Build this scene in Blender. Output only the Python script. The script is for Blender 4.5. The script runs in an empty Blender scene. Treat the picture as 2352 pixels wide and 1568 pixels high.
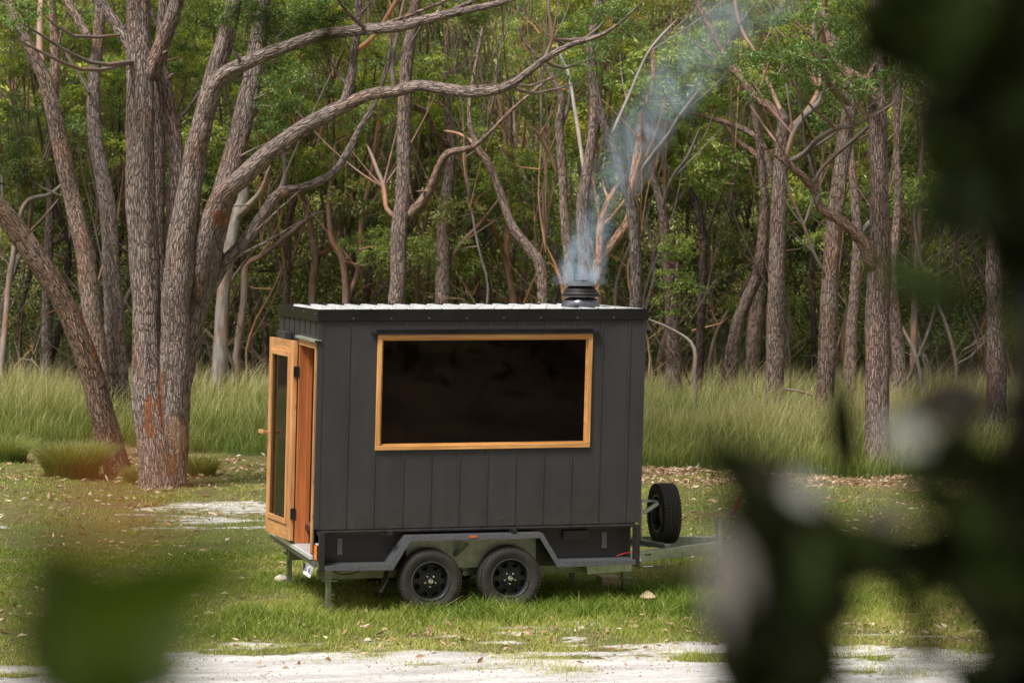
import bpy, math, random
import numpy as np
from mathutils import Vector
rng = np.random.default_rng(7); random.seed(7)
sc = bpy.context.scene
COL = sc.collection
R_ = math.radians

# ------------------------------------------------------------------ camera
F = 6678.7                       # focal length in units of a 2352 px wide picture
YAW, PITCH, ROLL = -0.263, -0.0512, 0.008
FLOOR = 0.88
CAM = np.array([-5.7434, -28.9317, 3.4411 + FLOOR])
def basis(yaw, pitch, roll):
    cy, sy, cp, sp = math.cos(yaw), math.sin(yaw), math.cos(pitch), math.sin(pitch)
    w = np.array([-sy*cp, cy*cp, sp]); r = np.array([cy, sy, 0.]); u = np.cross(r, w)
    c, s = math.cos(roll), math.sin(roll)
    return c*r + s*u, -s*r + c*u, w
CR, CU, CF = basis(YAW, PITCH, ROLL)
FH = np.array([-math.sin(YAW), math.cos(YAW), 0.]); RH = np.array([math.cos(YAW), math.sin(YAW), 0.])
cam_d = bpy.data.cameras.new('camera'); cam = bpy.data.objects.new('camera', cam_d); COL.objects.link(cam)
from mathutils import Matrix
M = Matrix([[CR[0], CU[0], -CF[0], CAM[0]], [CR[1], CU[1], -CF[1], CAM[1]], [CR[2], CU[2], -CF[2], CAM[2]], [0, 0, 0, 1]])
cam.matrix_world = M
cam_d.sensor_width = 36; cam_d.lens = 36*F/2352
cam_d.clip_start = 0.1; cam_d.clip_end = 1500
cam_d.dof.use_dof = True; cam_d.dof.focus_distance = 31.0; cam_d.dof.aperture_fstop = 3.6
sc.camera = cam

# ------------------------------------------------------------------ light
SUN_EL, SUN_AZ = R_(58), R_(-125)       # overcast light from upper left, slightly behind the camera
wd = bpy.data.worlds.new('World'); sc.world = wd; wd.use_nodes = True
wt = wd.node_tree; wt.nodes.clear()
sky = wt.nodes.new('ShaderNodeTexSky'); sky.sky_type = 'NISHITA'; sky.sun_disc = False
sky.sun_elevation = SUN_EL; sky.sun_rotation = SUN_AZ; sky.air_density = 1.0; sky.dust_density = 4.0; sky.ozone_density = 1.0
hs = wt.nodes.new('ShaderNodeHueSaturation'); hs.inputs['Saturation'].default_value = 0.3
tint = wt.nodes.new('ShaderNodeMix'); tint.data_type = 'RGBA'; tint.blend_type = 'MULTIPLY'; tint.inputs[0].default_value = 1.0
tint.inputs[7].default_value = (1.0, 0.95, 0.88, 1)
bg = wt.nodes.new('ShaderNodeBackground'); bg.inputs[1].default_value = 0.09
wo = wt.nodes.new('ShaderNodeOutputWorld')
wt.links.new(sky.outputs[0], hs.inputs['Color']); wt.links.new(hs.outputs[0], tint.inputs[6]); wt.links.new(tint.outputs[2], bg.inputs[0]); wt.links.new(bg.outputs[0], wo.inputs[0])
sd = bpy.data.lights.new('sun', 'SUN'); sd.energy = 2.9; sd.angle = R_(18); sd.color = (1, .96, .9)
so = bpy.data.objects.new('sun', sd); COL.objects.link(so)
sdir = Vector((math.sin(SUN_AZ)*math.cos(SUN_EL), math.cos(SUN_AZ)*math.cos(SUN_EL), math.sin(SUN_EL)))
so.rotation_euler = sdir.to_track_quat('Z', 'Y').to_euler(); so.location = (0, 0, 40)
sc.view_settings.view_transform = 'Standard'; sc.view_settings.look = 'None'
sc.view_settings.exposure = 0.58; sc.view_settings.gamma = 1
sc.render.engine = 'CYCLES'
cy = sc.cycles
cy.max_bounces = 5; cy.diffuse_bounces = 3; cy.glossy_bounces = 3; cy.transmission_bounces = 4; cy.transparent_max_bounces = 6; cy.volume_bounces = 1
cy.volume_step_rate = 1.0; cy.use_denoising = True
try: cy.denoiser = 'OPENIMAGEDENOISE'; cy.denoising_input_passes = 'RGB_ALBEDO_NORMAL'; cy.denoising_prefilter = 'NONE'
except Exception: pass
cy.use_adaptive_sampling = True; cy.adaptive_threshold = 0.008

# ------------------------------------------------------------------ helpers
def at(px, py, d):
    """point seen at picture position (2352 wide) at depth d"""
    return CAM + d*(CF + (px-1176)/F*CR + (784-py)/F*CU)
def on_y(px, py, y):
    r = CF + (px-1176)/F*CR + (784-py)/F*CU; t = (y-CAM[1])/r[1]; return CAM + t*r
def on_x(px, py, x):
    r = CF + (px-1176)/F*CR + (784-py)/F*CU; t = (x-CAM[0])/r[0]; return CAM + t*r
def on_z(px, py, z=0.):
    r = CF + (px-1176)/F*CR + (784-py)/F*CU; t = (z-CAM[2])/r[2]; return CAM + t*r
def pix(P):
    d = np.asarray(P)-CAM; w = d@CF
    return 1176+F*(d@CR)/w, 784-F*(d@CU)/w, w
def uv_of(P):
    d = np.asarray(P)-CAM; return d@RH, d@FH
def of_uv(u, v):
    return CAM[0]+u*RH[0]+v*FH[0], CAM[1]+u*RH[1]+v*FH[1]

def _hash(ix, iy, iz, seed):
    n = (ix.astype(np.int64)*374761393 + iy.astype(np.int64)*668265263 + iz.astype(np.int64)*2147483647 + seed*1274126177) & 0xffffffff
    n = ((n ^ (n >> 13))*1274126177) & 0xffffffff
    n = (n ^ (n >> 16)) & 0xffffffff
    return n/4294967295.0
def noise(x, y, z=0., seed=0):
    x, y, z = np.broadcast_arrays(np.asarray(x, float), np.asarray(y, float), np.asarray(z, float))
    ix, iy, iz = np.floor(x), np.floor(y), np.floor(z); fx, fy, fz = x-ix, y-iy, z-iz
    fx, fy, fz = [t*t*(3-2*t) for t in (fx, fy, fz)]
    o = 0
    for a in (0, 1):
        for b in (0, 1):
            for c in (0, 1):
                o = o + _hash(ix+a, iy+b, iz+c, seed)*(fx if a else 1-fx)*(fy if b else 1-fy)*(fz if c else 1-fz)
    return o
def fbm(x, y, z=0., seed=0, oct=4):
    o, amp, tot = 0, 1., 0
    for k in range(oct):
        o = o + amp*noise(np.asarray(x)*2**k, np.asarray(y)*2**k, np.asarray(z)*2**k, seed+k*17); tot += amp; amp *= .5
    return o/tot

def tag(o, label=None, cat=None, group=None, kind=None):
    if label: o['label'] = label
    if cat: o['category'] = cat
    if group: o['group'] = group
    if kind: o['kind'] = kind
    return o
def link(name, me, mat=None, parent=None, loc=None):
    o = bpy.data.objects.new(name, me); COL.objects.link(o)
    if mat and me is not None and not me.materials: me.materials.append(mat)
    if parent: o.parent = parent
    if loc is not None: o.location = loc
    return o
def empty(name, loc):
    o = bpy.data.objects.new(name, None); COL.objects.link(o); o.location = tuple(loc); o.empty_display_size = .2
    return o
def tri_mesh(name, V, T, attrs=None, smooth=False):
    V = np.ascontiguousarray(V, np.float32); T = np.ascontiguousarray(T, np.int32)
    me = bpy.data.meshes.new(name)
    me.vertices.add(len(V)); me.vertices.foreach_set('co', V.ravel())
    me.loops.add(T.size); me.loops.foreach_set('vertex_index', T.ravel())
    k = T.shape[1]
    me.polygons.add(len(T)); me.polygons.foreach_set('loop_start', np.arange(0, T.size, k, dtype=np.int32))
    if smooth: me.polygons.foreach_set('use_smooth', np.ones(len(T), bool))
    for n, a in (attrs or {}).items():
        a = np.asarray(a, np.float32)
        if a.ndim == 1: me.attributes.new(n, 'FLOAT', 'POINT').data.foreach_set('value', a)
        else: me.attributes.new(n, 'FLOAT_VECTOR', 'POINT').data.foreach_set('vector', a.ravel())
    me.update(calc_edges=True)
    return me

class MB:
    """collects shapes and links them as one mesh object"""
    def __init__(s, shear=0.): s.v = []; s.f = []; s.shear = shear
    def add(s, V, Fs):
        b = len(s.v); s.v += [tuple(map(float, p)) for p in V]; s.f += [tuple(b+i for i in f) for f in Fs]; return s
    def box(s, x0, x1, y0, y1, z0, z1):
        V = [(x, y, z) for z in (z0, z1) for y in (y0, y1) for x in (x0, x1)]
        return s.add(V, [(0, 2, 3, 1), (4, 5, 7, 6), (0, 1, 5, 4), (2, 6, 7, 3), (0, 4, 6, 2), (1, 3, 7, 5)])
    def obox(s, c, ax, ay, az):
        c, ax, ay, az = map(np.asarray, (c, ax, ay, az))
        V = [c + i*ax + j*ay + k*az for k in (-1, 1) for j in (-1, 1) for i in (-1, 1)]
        return s.add(V, [(0, 2, 3, 1), (4, 5, 7, 6), (0, 1, 5, 4), (2, 6, 7, 3), (0, 4, 6, 2), (1, 3, 7, 5)])
    def beam(s, a, b, w, h, up=(0, 0, 1)):
        a, b, up = np.asarray(a, float), np.asarray(b, float), np.asarray(up, float)
        d = b-a; L = np.linalg.norm(d); d = d/L; side = np.cross(d, up); side /= np.linalg.norm(side); up2 = np.cross(side, d)
        return s.obox((a+b)/2, d*L/2, side*w/2, up2*h/2)
    def extrude(s, poly, y0, y1):
        n = len(poly); V = [(x, y0, z) for x, z in poly] + [(x, y1, z) for x, z in poly]
        return s.add(V, [tuple(range(n)), tuple(range(2*n-1, n-1, -1))] + [(i, i+n, (i+1) % n+n, (i+1) % n) for i in range(n)])
    def lathe(s, prof, c, axis, seg=24, closed=False, caps=True):
        axis = np.asarray(axis, float); axis /= np.linalg.norm(axis); c = np.asarray(c, float)
        t = np.array([0, 0, 1.]) if abs(axis[2]) < .9 else np.array([1., 0, 0])
        a = np.cross(axis, t); a /= np.linalg.norm(a); b = np.cross(axis, a)
        V = []; Fs = []; n = len(prof)
        for k in range(seg):
            th = 2*math.pi*k/seg
            for r, h in prof: V.append(c + axis*h + r*(math.cos(th)*a + math.sin(th)*b))
        for k in range(seg):
            k2 = (k+1) % seg
            for i in range(n-1 if not closed else n):
                j = (i+1) % n; Fs.append((k*n+i, k*n+j, k2*n+j, k2*n+i))
        if not closed and caps:
            if prof[0][0] > 1e-6: Fs.append(tuple(k*n for k in range(seg)))
            if prof[-1][0] > 1e-6: Fs.append(tuple(k*n+n-1 for k in reversed(range(seg))))
        return s.add(V, Fs)
    def cyl(s, a, b, r, seg=14, r2=None):
        a, b = np.asarray(a, float), np.asarray(b, float); L = np.linalg.norm(b-a)
        return s.lathe([(r, 0), (r if r2 is None else r2, L)], a, b-a, seg)
    def tube(s, path, r, seg=8):
        for a, b in zip(path[:-1], path[1:]): s.cyl(a, b, r, seg)
        return s
    def build(s, name, mat, parent=None, bevel=0., smooth=None):
        V = [(x + s.shear*(z-FLOOR), y, z) for x, y, z in s.v] if s.shear else s.v
        me = bpy.data.meshes.new(name); me.from_pydata(V, [], s.f); me.update()
        if smooth:
            me.polygons.foreach_set('use_smooth', [True]*len(me.polygons))
            try: me.set_sharp_from_angle(angle=R_(smooth))
            except Exception: pass
        o = link(name, me, mat, parent)
        if bevel:
            m = o.modifiers.new('bevel', 'BEVEL'); m.width = bevel; m.segments = 2; m.limit_method = 'ANGLE'; m.angle_limit = R_(40)
        return o

# ------------------------------------------------------------------ materials
class NT:
    def __init__(s, name):
        s.m = bpy.data.materials.new(name); s.m.use_nodes = True; s.t = s.m.node_tree; s.t.nodes.clear()
        s.out = s.n('ShaderNodeOutputMaterial')
    def n(s, typ, **kw):
        nd = s.t.nodes.new(typ)
        for k, v in kw.items():
            if k.startswith('i_'):
                key = k[2:]; key = int(key) if key.isdigit() else key.replace('_', ' ')
                s.set(nd.inputs[key], v)
            else: setattr(nd, k, v)
        return nd
    def set(s, sock, v):
        if isinstance(v, bpy.types.NodeSocket): s.t.links.new(v, sock)
        elif isinstance(v, (tuple, list)) and len(v) == 3 and sock.type == 'RGBA': sock.default_value = (*v, 1)
        else: sock.default_value = v
    def attr(s, name): return s.n('ShaderNodeAttribute', attribute_name=name)
    def noise(s, vec, scale, detail=4, rough=.55, dist=0):
        nd = s.n('ShaderNodeTexNoise'); nd.inputs['Scale'].default_value = scale; nd.inputs['Detail'].default_value = detail
        nd.inputs['Roughness'].default_value = rough; nd.inputs['Distortion'].default_value = dist
        if vec is not None: s.t.links.new(vec, nd.inputs['Vector'])
        return nd.outputs['Fac']
    def scale(s, vec, sx, sy, sz):
        mp = s.n('ShaderNodeMapping'); mp.inputs['Scale'].default_value = (sx, sy, sz); s.t.links.new(vec, mp.inputs['Vector']); return mp.outputs[0]
    def ramp(s, fac, stops, interp='LINEAR'):
        r = s.n('ShaderNodeValToRGB'); cr = r.color_ramp; cr.interpolation = interp
        while len(cr.elements) < len(stops): cr.elements.new(.5)
        for e, (p, c) in zip(cr.elements, stops):
            e.position = p; e.color = (*c, 1) if isinstance(c, tuple) else (c, c, c, 1)
        s.t.links.new(fac, r.inputs[0]); return r.outputs[0]
    def mix(s, fac, a, b, mode='MIX'):
        m = s.n('ShaderNodeMix', data_type='RGBA', blend_type=mode); s.set(m.inputs[0], fac); s.set(m.inputs[6], a); s.set(m.inputs[7], b); return m.outputs[2]
    def math(s, op, a, b=0., c=0., clamp=False):
        m = s.n('ShaderNodeMath', operation=op, use_clamp=clamp); s.set(m.inputs[0], a); s.set(m.inputs[1], b); s.set(m.inputs[2], c); return m.outputs[0]
    def bump(s, h, strength=.5, dist=.02):
        b = s.n('ShaderNodeBump'); b.inputs['Strength'].default_value = strength; b.inputs['Distance'].default_value = dist; s.t.links.new(h, b.inputs['Height']); return b.outputs[0]
    def bsdf(s, color, rough=.6, metal=0., normal=None, spec=.5, **kw):
        p = s.n('ShaderNodeBsdfPrincipled'); s.set(p.inputs['Base Color'], color); s.set(p.inputs['Roughness'], rough); s.set(p.inputs['Metallic'], metal)
        p.inputs['Specular IOR Level'].default_value = spec
        if normal is not None: s.t.links.new(normal, p.inputs['Normal'])
        for k, v in kw.items(): s.set(p.inputs[k.replace('_', ' ')], v)
        return p.outputs[0]
    def done(s, sh): s.t.links.new(sh, s.out.inputs[0]); return s.m
    def obj(s): return s.n('ShaderNodeTexCoord').outputs['Object']

def m_simple(name, color, rough=.6, metal=0., var=.25, scale=12, bump=0., spec=.5):
    k = NT(name); v = k.obj(); nz = k.noise(v, scale, 5, .6)
    c = k.mix(1., color, k.ramp(nz, [(.3, 1-var), (.7, 1+var)]), 'MULTIPLY')
    r = k.math('MULTIPLY_ADD', nz, .3, rough-.15, clamp=True)
    return k.done(k.bsdf(c, r, metal, k.bump(nz, bump, .004) if bump else None, spec))
def m_wood(name, c0, c1, axis=2, rough=.5):
    k = NT(name); v = k.obj(); s = [45., 45., 45.]; s[axis] = 2.2
    g = k.noise(k.scale(v, *s), 1.0, 6, .65, .6)
    s2 = [7., 7., 7.]; s2[axis] = .9
    b = k.noise(k.scale(v, *s2), 1.0, 2, .5)
    c = k.mix(k.ramp(g, [(.35, 0.), (.62, 1.)]), c0, c1)
    c = k.mix(1., c, k.ramp(b, [(.3, .75), (.7, 1.15)]), 'MULTIPLY')
    vo = k.n('ShaderNodeTexVoronoi', feature='F1'); vo.inputs['Scale'].default_value = 1.
    s3 = [9., 9., 9.]; s3[axis] = 3.0
    k.t.links.new(k.scale(v, *s3), vo.inputs['Vector'])
    kn = k.ramp(vo.outputs['Distance'], [(.05, .25), (.12, 1.)])
    c = k.mix(.7, c, kn, 'MULTIPLY')
    return k.done(k.bsdf(c, rough, 0, k.bump(g, .15, .002), .4))

MAT = {}
def m_clad():
    k = NT('charcoal_cladding'); v = k.obj(); n1 = k.noise(v, 2.2, 5, .6); n2 = k.noise(k.scale(v, 9, 9, .7), 1., 4, .6); n3 = k.noise(v, 90, 3, .6)
    sp = k.n('ShaderNodeSeparateXYZ'); k.t.links.new(v, sp.inputs[0])
    c = k.mix(1., (.034, .0335, .034), k.ramp(n1, [(.3, .86), (.7, 1.14)]), 'MULTIPLY')
    c = k.mix(k.math('MULTIPLY', k.ramp(n2, [(.52, 0.), (.75, 1.)]), .16), c, (.10, .095, .09))
    low = k.math('MULTIPLY', k.math('MULTIPLY', k.math('SUBTRACT', 1.22, sp.outputs[2], clamp=True), 2.2, clamp=True), k.ramp(k.noise(v, 7, 5, .7), [(.40, 0.), (.70, 1.)]))
    c = k.mix(k.math('MULTIPLY', low, .28), c, (.12, .10, .08))
    c = k.mix(k.ramp(n3, [(.70, 0.), (.78, .35)]), c, (.16, .15, .14))
    return k.done(k.bsdf(c, k.math('MULTIPLY_ADD', n1, .25, .38), 0, k.bump(n1, .12, .02), .45))
MAT['clad'] = m_clad()
MAT['fascia'] = m_simple('black_flashing', (.007, .0068, .0065), .42, 0, .3, 3, .03, .4)
MAT['black'] = m_simple('black_steel', (.018, .017, .017), .42, 0, .35, 14, .15)
MAT['guard'] = m_simple('painted_checker_plate', (.135, .14, .155), .36, .45, .35, 60, .3)
MAT['galv'] = m_simple('galvanised_steel', (.58, .63, .58), .36, .65, .25, 16, .15)
MAT['galvdull'] = m_simple('dull_galvanised_steel', (.30, .33, .25), .45, .6, .3, 10, .15)
MAT['roof'] = m_simple('zinc_roof_sheet', (.83, .85, .87), .36, .45, .08, 3, .03)
MAT['wood'] = m_wood('honey_timber', (.45, .205, .078), (.69, .37, .16), 2)
MAT['woodh'] = m_wood('honey_timber_flat', (.45, .205, .078), (.69, .37, .16), 0)
MAT['woodhy'] = m_wood('honey_timber_rail', (.45, .205, .078), (.69, .37, .16), 1)
MAT['woodw'] = m_wood('amber_timber', (.46, .21, .06), (.74, .40, .14), 2)
MAT['woodwh'] = m_wood('amber_timber_flat', (.46, .21, .06), (.74, .40, .14), 0)
MAT['woodr'] = m_wood('red_cedar', (.40, .12, .035), (.52, .18, .06), 2)
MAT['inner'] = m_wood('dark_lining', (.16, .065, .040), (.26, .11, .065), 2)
MAT['board'] = m_simple('grey_floor_board', (.42, .38, .37), .6, 0, .15, 8)
MAT['tyre'] = m_simple('tyre_rubber', (.040, .036, .032), .66, 0, .3, 20, .2, .35)
MAT['rim'] = m_simple('black_rim_paint', (.010, .010, .011), .35, 0, .2, 10)
MAT['rimlip'] = m_simple('worn_rim_lip', (.12, .13, .14), .3, .7, .2, 8)
MAT['chrome'] = m_simple('bright_steel', (.75, .78, .76), .22, .95, .08, 8)
MAT['flue'] = m_simple('black_flue_rubber', (.018, .016, .015), .5, 0, .3, 12, .1)
MAT['flash'] = m_simple('crumpled_lead_flashing', (.20, .20, .23), .25, .85, .4, 9, .8)
MAT['cap'] = m_simple('grey_cowl', (.085, .085, .085), .45, .1, .2, 8)
MAT['white'] = m_simple('plate_white', (.75, .76, .80), .4, 0, .06, 30)
MAT['ink'] = m_simple('plate_ink', (.02, .025, .08), .5, 0, .1, 30)
MAT['screw'] = m_simple('painted_screw', (.07, .068, .066), .5, .2, .2, 10)
MAT['redlens'] = m_simple('red_lens', (.55, .03, .015), .2, 0, .1, 30)
MAT['amber'] = m_simple('amber_lens', (.95, .28, .02), .2, 0, .1, 30)
MAT['marker'] = m_simple('amber_marker', (.50, .13, .02), .3, 0, .1, 30)
MAT['redp'] = m_simple('red_plastic', (.45, .012, .02), .4, 0, .1, 20)
MAT['pinkp'] = m_simple('faded_red_cap', (.42, .11, .14), .5, 0, .1, 20)
MAT['stone'] = m_simple('pale_stone', (.62, .56, .44), .8, 0, .25, 20, .5)
MAT['mush'] = m_simple('mushroom_cap', (.85, .66, .42), .7, 0, .12, 30, .3)
def m_glass(name, color, rough=.03):
    k = NT(name)
    g = k.n('ShaderNodeBsdfGlossy'); g.inputs['Roughness'].default_value = rough; g.inputs['Color'].default_value = (.9, .95, .92, 1)
    t = k.n('ShaderNodeBsdfTransparent'); t.inputs['Color'].default_value = (*color, 1)
    fr = k.n('ShaderNodeFresnel'); fr.inputs['IOR'].default_value = 1.5
    m = k.n('ShaderNodeMixShader'); k.t.links.new(fr.outputs[0], m.inputs[0]); k.t.links.new(t.outputs[0], m.inputs[1]); k.t.links.new(g.outputs[0], m.inputs[2])
    return k.done(m.outputs[0])
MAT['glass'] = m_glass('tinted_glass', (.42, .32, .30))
MAT['doorglass'] = m_glass('door_glass', (.55, .65, .55), .02)

def m_bark():
    k = NT('stringy_bark'); a = k.attr('bc').outputs['Vector']; oc = k.n('ShaderNodeObjectInfo').outputs['Color']
    wn = k.n('ShaderNodeTexNoise'); wn.inputs['Scale'].default_value = 9; wn.inputs['Detail'].default_value = 3; k.t.links.new(a, wn.inputs['Vector'])
    wv = k.n('ShaderNodeVectorMath', operation='MULTIPLY_ADD'); k.t.links.new(wn.outputs['Color'], wv.inputs[0]); wv.inputs[1].default_value = (.035, .035, .16); k.t.links.new(a, wv.inputs[2])
    vo = k.n('ShaderNodeTexVoronoi', feature='DISTANCE_TO_EDGE'); vo.inputs['Scale'].default_value = 1; k.t.links.new(k.scale(wv.outputs[0], 34, 34, 5.0), vo.inputs['Vector'])
    vc = k.n('ShaderNodeTexVoronoi', feature='F1'); vc.inputs['Scale'].default_value = 1; k.t.links.new(k.scale(wv.outputs[0], 34, 34, 5.0), vc.inputs['Vector'])
    crack = k.ramp(vo.outputs['Distance'], [(.0, .25), (.20, 1.)])
    fine = k.noise(k.scale(a, 1, 1, .16), 60, 6, .75, .4)
    mid = k.noise(k.scale(a, 1, 1, .14), 11, 5, .65, .8)
    h = k.math('ADD', k.math('MULTIPLY', crack, .6), k.math('ADD', k.math('MULTIPLY', fine, .35), k.math('MULTIPLY', mid, .6)))
    sv = k.n('ShaderNodeSeparateColor'); k.t.links.new(vc.outputs['Color'], sv.inputs[0])
    big = k.noise(k.scale(a, 1, 1, .5), 1.7, 3, .5)
    tone = k.ramp(h, [(.48, .16), (.80, .64), (1.00, 1.30)])
    tone = k.mix(1., tone, k.ramp(sv.outputs[0], [(0., .84), (1., 1.18)]), 'MULTIPLY')
    c = k.mix(1., oc, tone, 'MULTIPLY')
    c = k.mix(k.math('MULTIPLY', k.ramp(big, [(.56, 0.), (.70, 1.)]), .40), c, k.mix(1., (.30, .135, .075), tone, 'MULTIPLY'))
    c = k.mix(k.math('MULTIPLY', k.ramp(k.noise(a, 2.6, 3, .6), [(.52, 0.), (.72, 1.)]), .45), c, k.mix(1., (.30, .28, .26), tone, 'MULTIPLY'))
    stt = k.attr('st').outputs['Fac']; sc2 = k.ramp(stt, [(0., (.36, .13, .06)), (.55, (.34, .14, .07)), (1., (.52, .36, .26))])
    c = k.mix(k.ramp(stt, [(.15, 0.), (.4, .85)]), c, k.mix(1., sc2, k.ramp(fine, [(.3, .55), (.7, 1.1)]), 'MULTIPLY'))
    return k.done(k.bsdf(c, .88, 0, k.bump(h, 1., .035), .15))
MAT['bark'] = m_bark()
def m_smoothbark():
    k = NT('smooth_gum_bark'); a = k.attr('bc').outputs['Vector']; oc = k.n('ShaderNodeObjectInfo').outputs['Color']
    n1 = k.noise(k.scale(a, 1, 1, .2), 14, 4, .6, .5); n2 = k.noise(k.scale(a, 1, 1, .4), 3, 3, .5)
    c = k.mix(1., oc, k.ramp(n1, [(.3, .40), (.7, 1.15)]), 'MULTIPLY')
    c = k.mix(k.ramp(n2, [(.50, 0.), (.66, .8)]), c, k.mix(1., c, (1.30, .86, .62), 'MULTIPLY'))
    return k.done(k.bsdf(c, .65, 0, k.bump(n1, .5, .01), .3))
MAT['gum'] = m_smoothbark()
def m_leaf(name, dark, mid, lite, twig=(.10, .06, .04), trans=.3, rough=.42, spec=.5):
    k = NT(name); r = k.attr('c').outputs['Fac']; oi = k.n('ShaderNodeObjectInfo')
    c = k.ramp(r, [(0., dark), (.55, mid), (1., lite)])
    c = k.mix(1., c, oi.outputs['Color'], 'MULTIPLY')
    tw = k.attr('k').outputs['Fac']
    col = k.mix(tw, c, twig)
    p = k.bsdf(col, rough, 0, None, spec)
    t = k.n('ShaderNodeBsdfTranslucent'); k.t.links.new(k.mix(1., col, (1.5, 1.35, .6), 'MULTIPLY'), t.inputs['Color'])
    m = k.n('ShaderNodeMixShader'); m.inputs[0].default_value = trans
    k.t.links.new(p, m.inputs[1]); k.t.links.new(t.outputs[0], m.inputs[2])
    return k.done(m.outputs[0])
MAT['leaf'] = m_leaf('gum_leaves', (.065, .105, .032), (.20, .265, .075), (.58, .60, .24), trans=.42, rough=.36, spec=.7)
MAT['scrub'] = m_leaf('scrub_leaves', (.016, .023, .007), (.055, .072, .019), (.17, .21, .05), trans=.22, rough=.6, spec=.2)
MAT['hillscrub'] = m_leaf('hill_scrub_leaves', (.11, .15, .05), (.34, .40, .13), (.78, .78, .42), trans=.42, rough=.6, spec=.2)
MAT['grass'] = m_leaf('short_grass_blades', (.12, .21, .025), (.37, .43, .085), (.82, .70, .38), trans=.3, rough=.6, spec=.25)
MAT['meadow'] = m_leaf('meadow_grass_blades', (.085, .15, .025), (.28, .31, .095), (.76, .66, .44), trans=.3, rough=.7, spec=.2)
MAT['litter'] = m_leaf('fallen_leaves', (.26, .15, .085), (.50, .33, .20), (.78, .66, .52), trans=.1, rough=.7, spec=.2)
MAT['fgdark'] = m_leaf('foreground_leaves', (.004, .005, .002), (.008, .010, .0025), (.020, .030, .006), trans=.12, rough=.8, spec=.05)  # shade on the near leaves put into this near black colour
MAT['fgpale'] = m_leaf('pale_leaf_glints', (.085, .070, .062), (.24, .25, .22), (.55, .60, .58), trans=.1, rough=.6, spec=.3)  # sky glints on leaf faces put into a pale colour; dark end plain brown
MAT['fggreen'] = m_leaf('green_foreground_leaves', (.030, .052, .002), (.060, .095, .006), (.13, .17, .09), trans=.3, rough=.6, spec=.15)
MAT['fgmid'] = m_leaf('shaded_foreground_leaves', (.008, .012, .003), (.014, .024, .003), (.030, .045, .010), trans=.18, rough=.7, spec=.08)  # darker copy of the green leaves, shade put into the colour
MAT['fgrust'] = m_leaf('rusty_leaf', (.30, .09, .02), (.40, .13, .03), (.52, .19, .05), trans=.3, rough=.5, spec=.3)
MAT['fgstem'] = m_simple('dark_stem', (.012, .009, .007), .7, 0, .3, 20, .2)

def m_ground():
    k = NT('ground_soil_and_sand'); v = k.obj(); s = k.attr('sand').outputs['Fac']; li = k.attr('lit').outputs['Fac']
    n1 = k.noise(v, 1.3, 5, .6); n2 = k.noise(v, 14, 6, .7); n3 = k.noise(v, 60, 4, .7)
    soil = k.mix(k.ramp(n2, [(.35, 0.), (.65, 1.)]), (.10, .075, .045), (.17, .165, .055))
    soil = k.mix(k.ramp(n1, [(.4, 0.), (.6, 1.)]), soil, (.13, .15, .045))
    soil = k.mix(k.attr('fl').outputs['Fac'], soil, k.mix(k.ramp(n2, [(.35, 0.), (.7, 1.)]), (.045, .030, .020), (.12, .085, .055)))
    soil = k.mix(k.attr('hl').outputs['Fac'], soil, k.mix(k.ramp(n2, [(.35, 0.), (.7, 1.)]), (.030, .045, .014), (.075, .10, .03)))
    soil = k.mix(li, soil, k.mix(k.ramp(n2, [(.4, 0.), (.62, 1.)]), (.13, .075, .045), (.38, .26, .17)))
    sand = k.mix(k.ramp(n2, [(.3, 0.), (.62, 1.)]), (.55, .53, .52), (.86, .84, .83))
    sand = k.mix(k.ramp(n3, [(.30, 1.), (.45, 0.)]), sand, (.33, .30, .28))
    sand = k.mix(k.ramp(k.noise(k.scale(v, .35, 1.6, 1), 2.2, 4, .6), [(.38, .75), (.62, 0.)]), sand, (.40, .38, .37))
    f = k.math('ADD', s, k.math('MULTIPLY', k.math('SUBTRACT', k.math('MULTIPLY_ADD', k.noise(k.scale(v, .5, 1.4, 1), 5, 5, .7), .6, k.math('MULTIPLY', n2, .4)), .5), 1.5), clamp=True)
    c = k.mix(k.ramp(f, [(.40, 0.), (.60, 1.)]), soil, sand)
    h = k.math('ADD', n2, k.math('MULTIPLY', n3, .5))
    return k.done(k.bsdf(c, .9, 0, k.bump(h, .7, .04), .15))
MAT['ground'] = m_ground()

# ------------------------------------------------------------------ ground
def sstep(x, a, b): t = np.clip((x-a)/(b-a), 0, 1); return t*t*(3-2*t)
def hump(x, a, b, s): return sstep(x, a-s, a+s)*(1-sstep(x, b-s, b+s))
def sand_mask(u, v):
    n = fbm(u*.55+3, v*1.3, 0, 5)-.5; n2 = fbm(u*1.6, v*3.2, 0, 9)-.5
    road = 1-sstep(v + n*3.2 + n2*2.8 + 1.5*sstep(-u, 2.8, 4.4), 25.8, 28.2)
    patch = .55*hump(v + n*2.2, 27.6, 29.4, .5)*sstep(n2, .0, .2)
    tr = .58*hump(v + n*1.4, 36.9, 37.8, .45)*sstep(fbm(u*.35, v*.3, 0, 31), .38, .56)*(.6+.8*(n2+.5))
    tr2 = .52*hump(v + n*1.8, 39.0, 40.3, .5)*sstep(fbm(u*.5+9, v*.4, 0, 41), .47, .62)*(.6+.8*(n2+.5))
    road = road*sstep(v, 19.5, 21.5)
    tr = np.maximum(tr, .62*np.exp(-((u+4.0)/1.1)**2-((v-38.4+.8*n)/.9)**2)*(.5+1.*(n2+.5)))
    return np.clip(np.maximum.reduce([road, patch, tr, tr2]), 0, 1)
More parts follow.
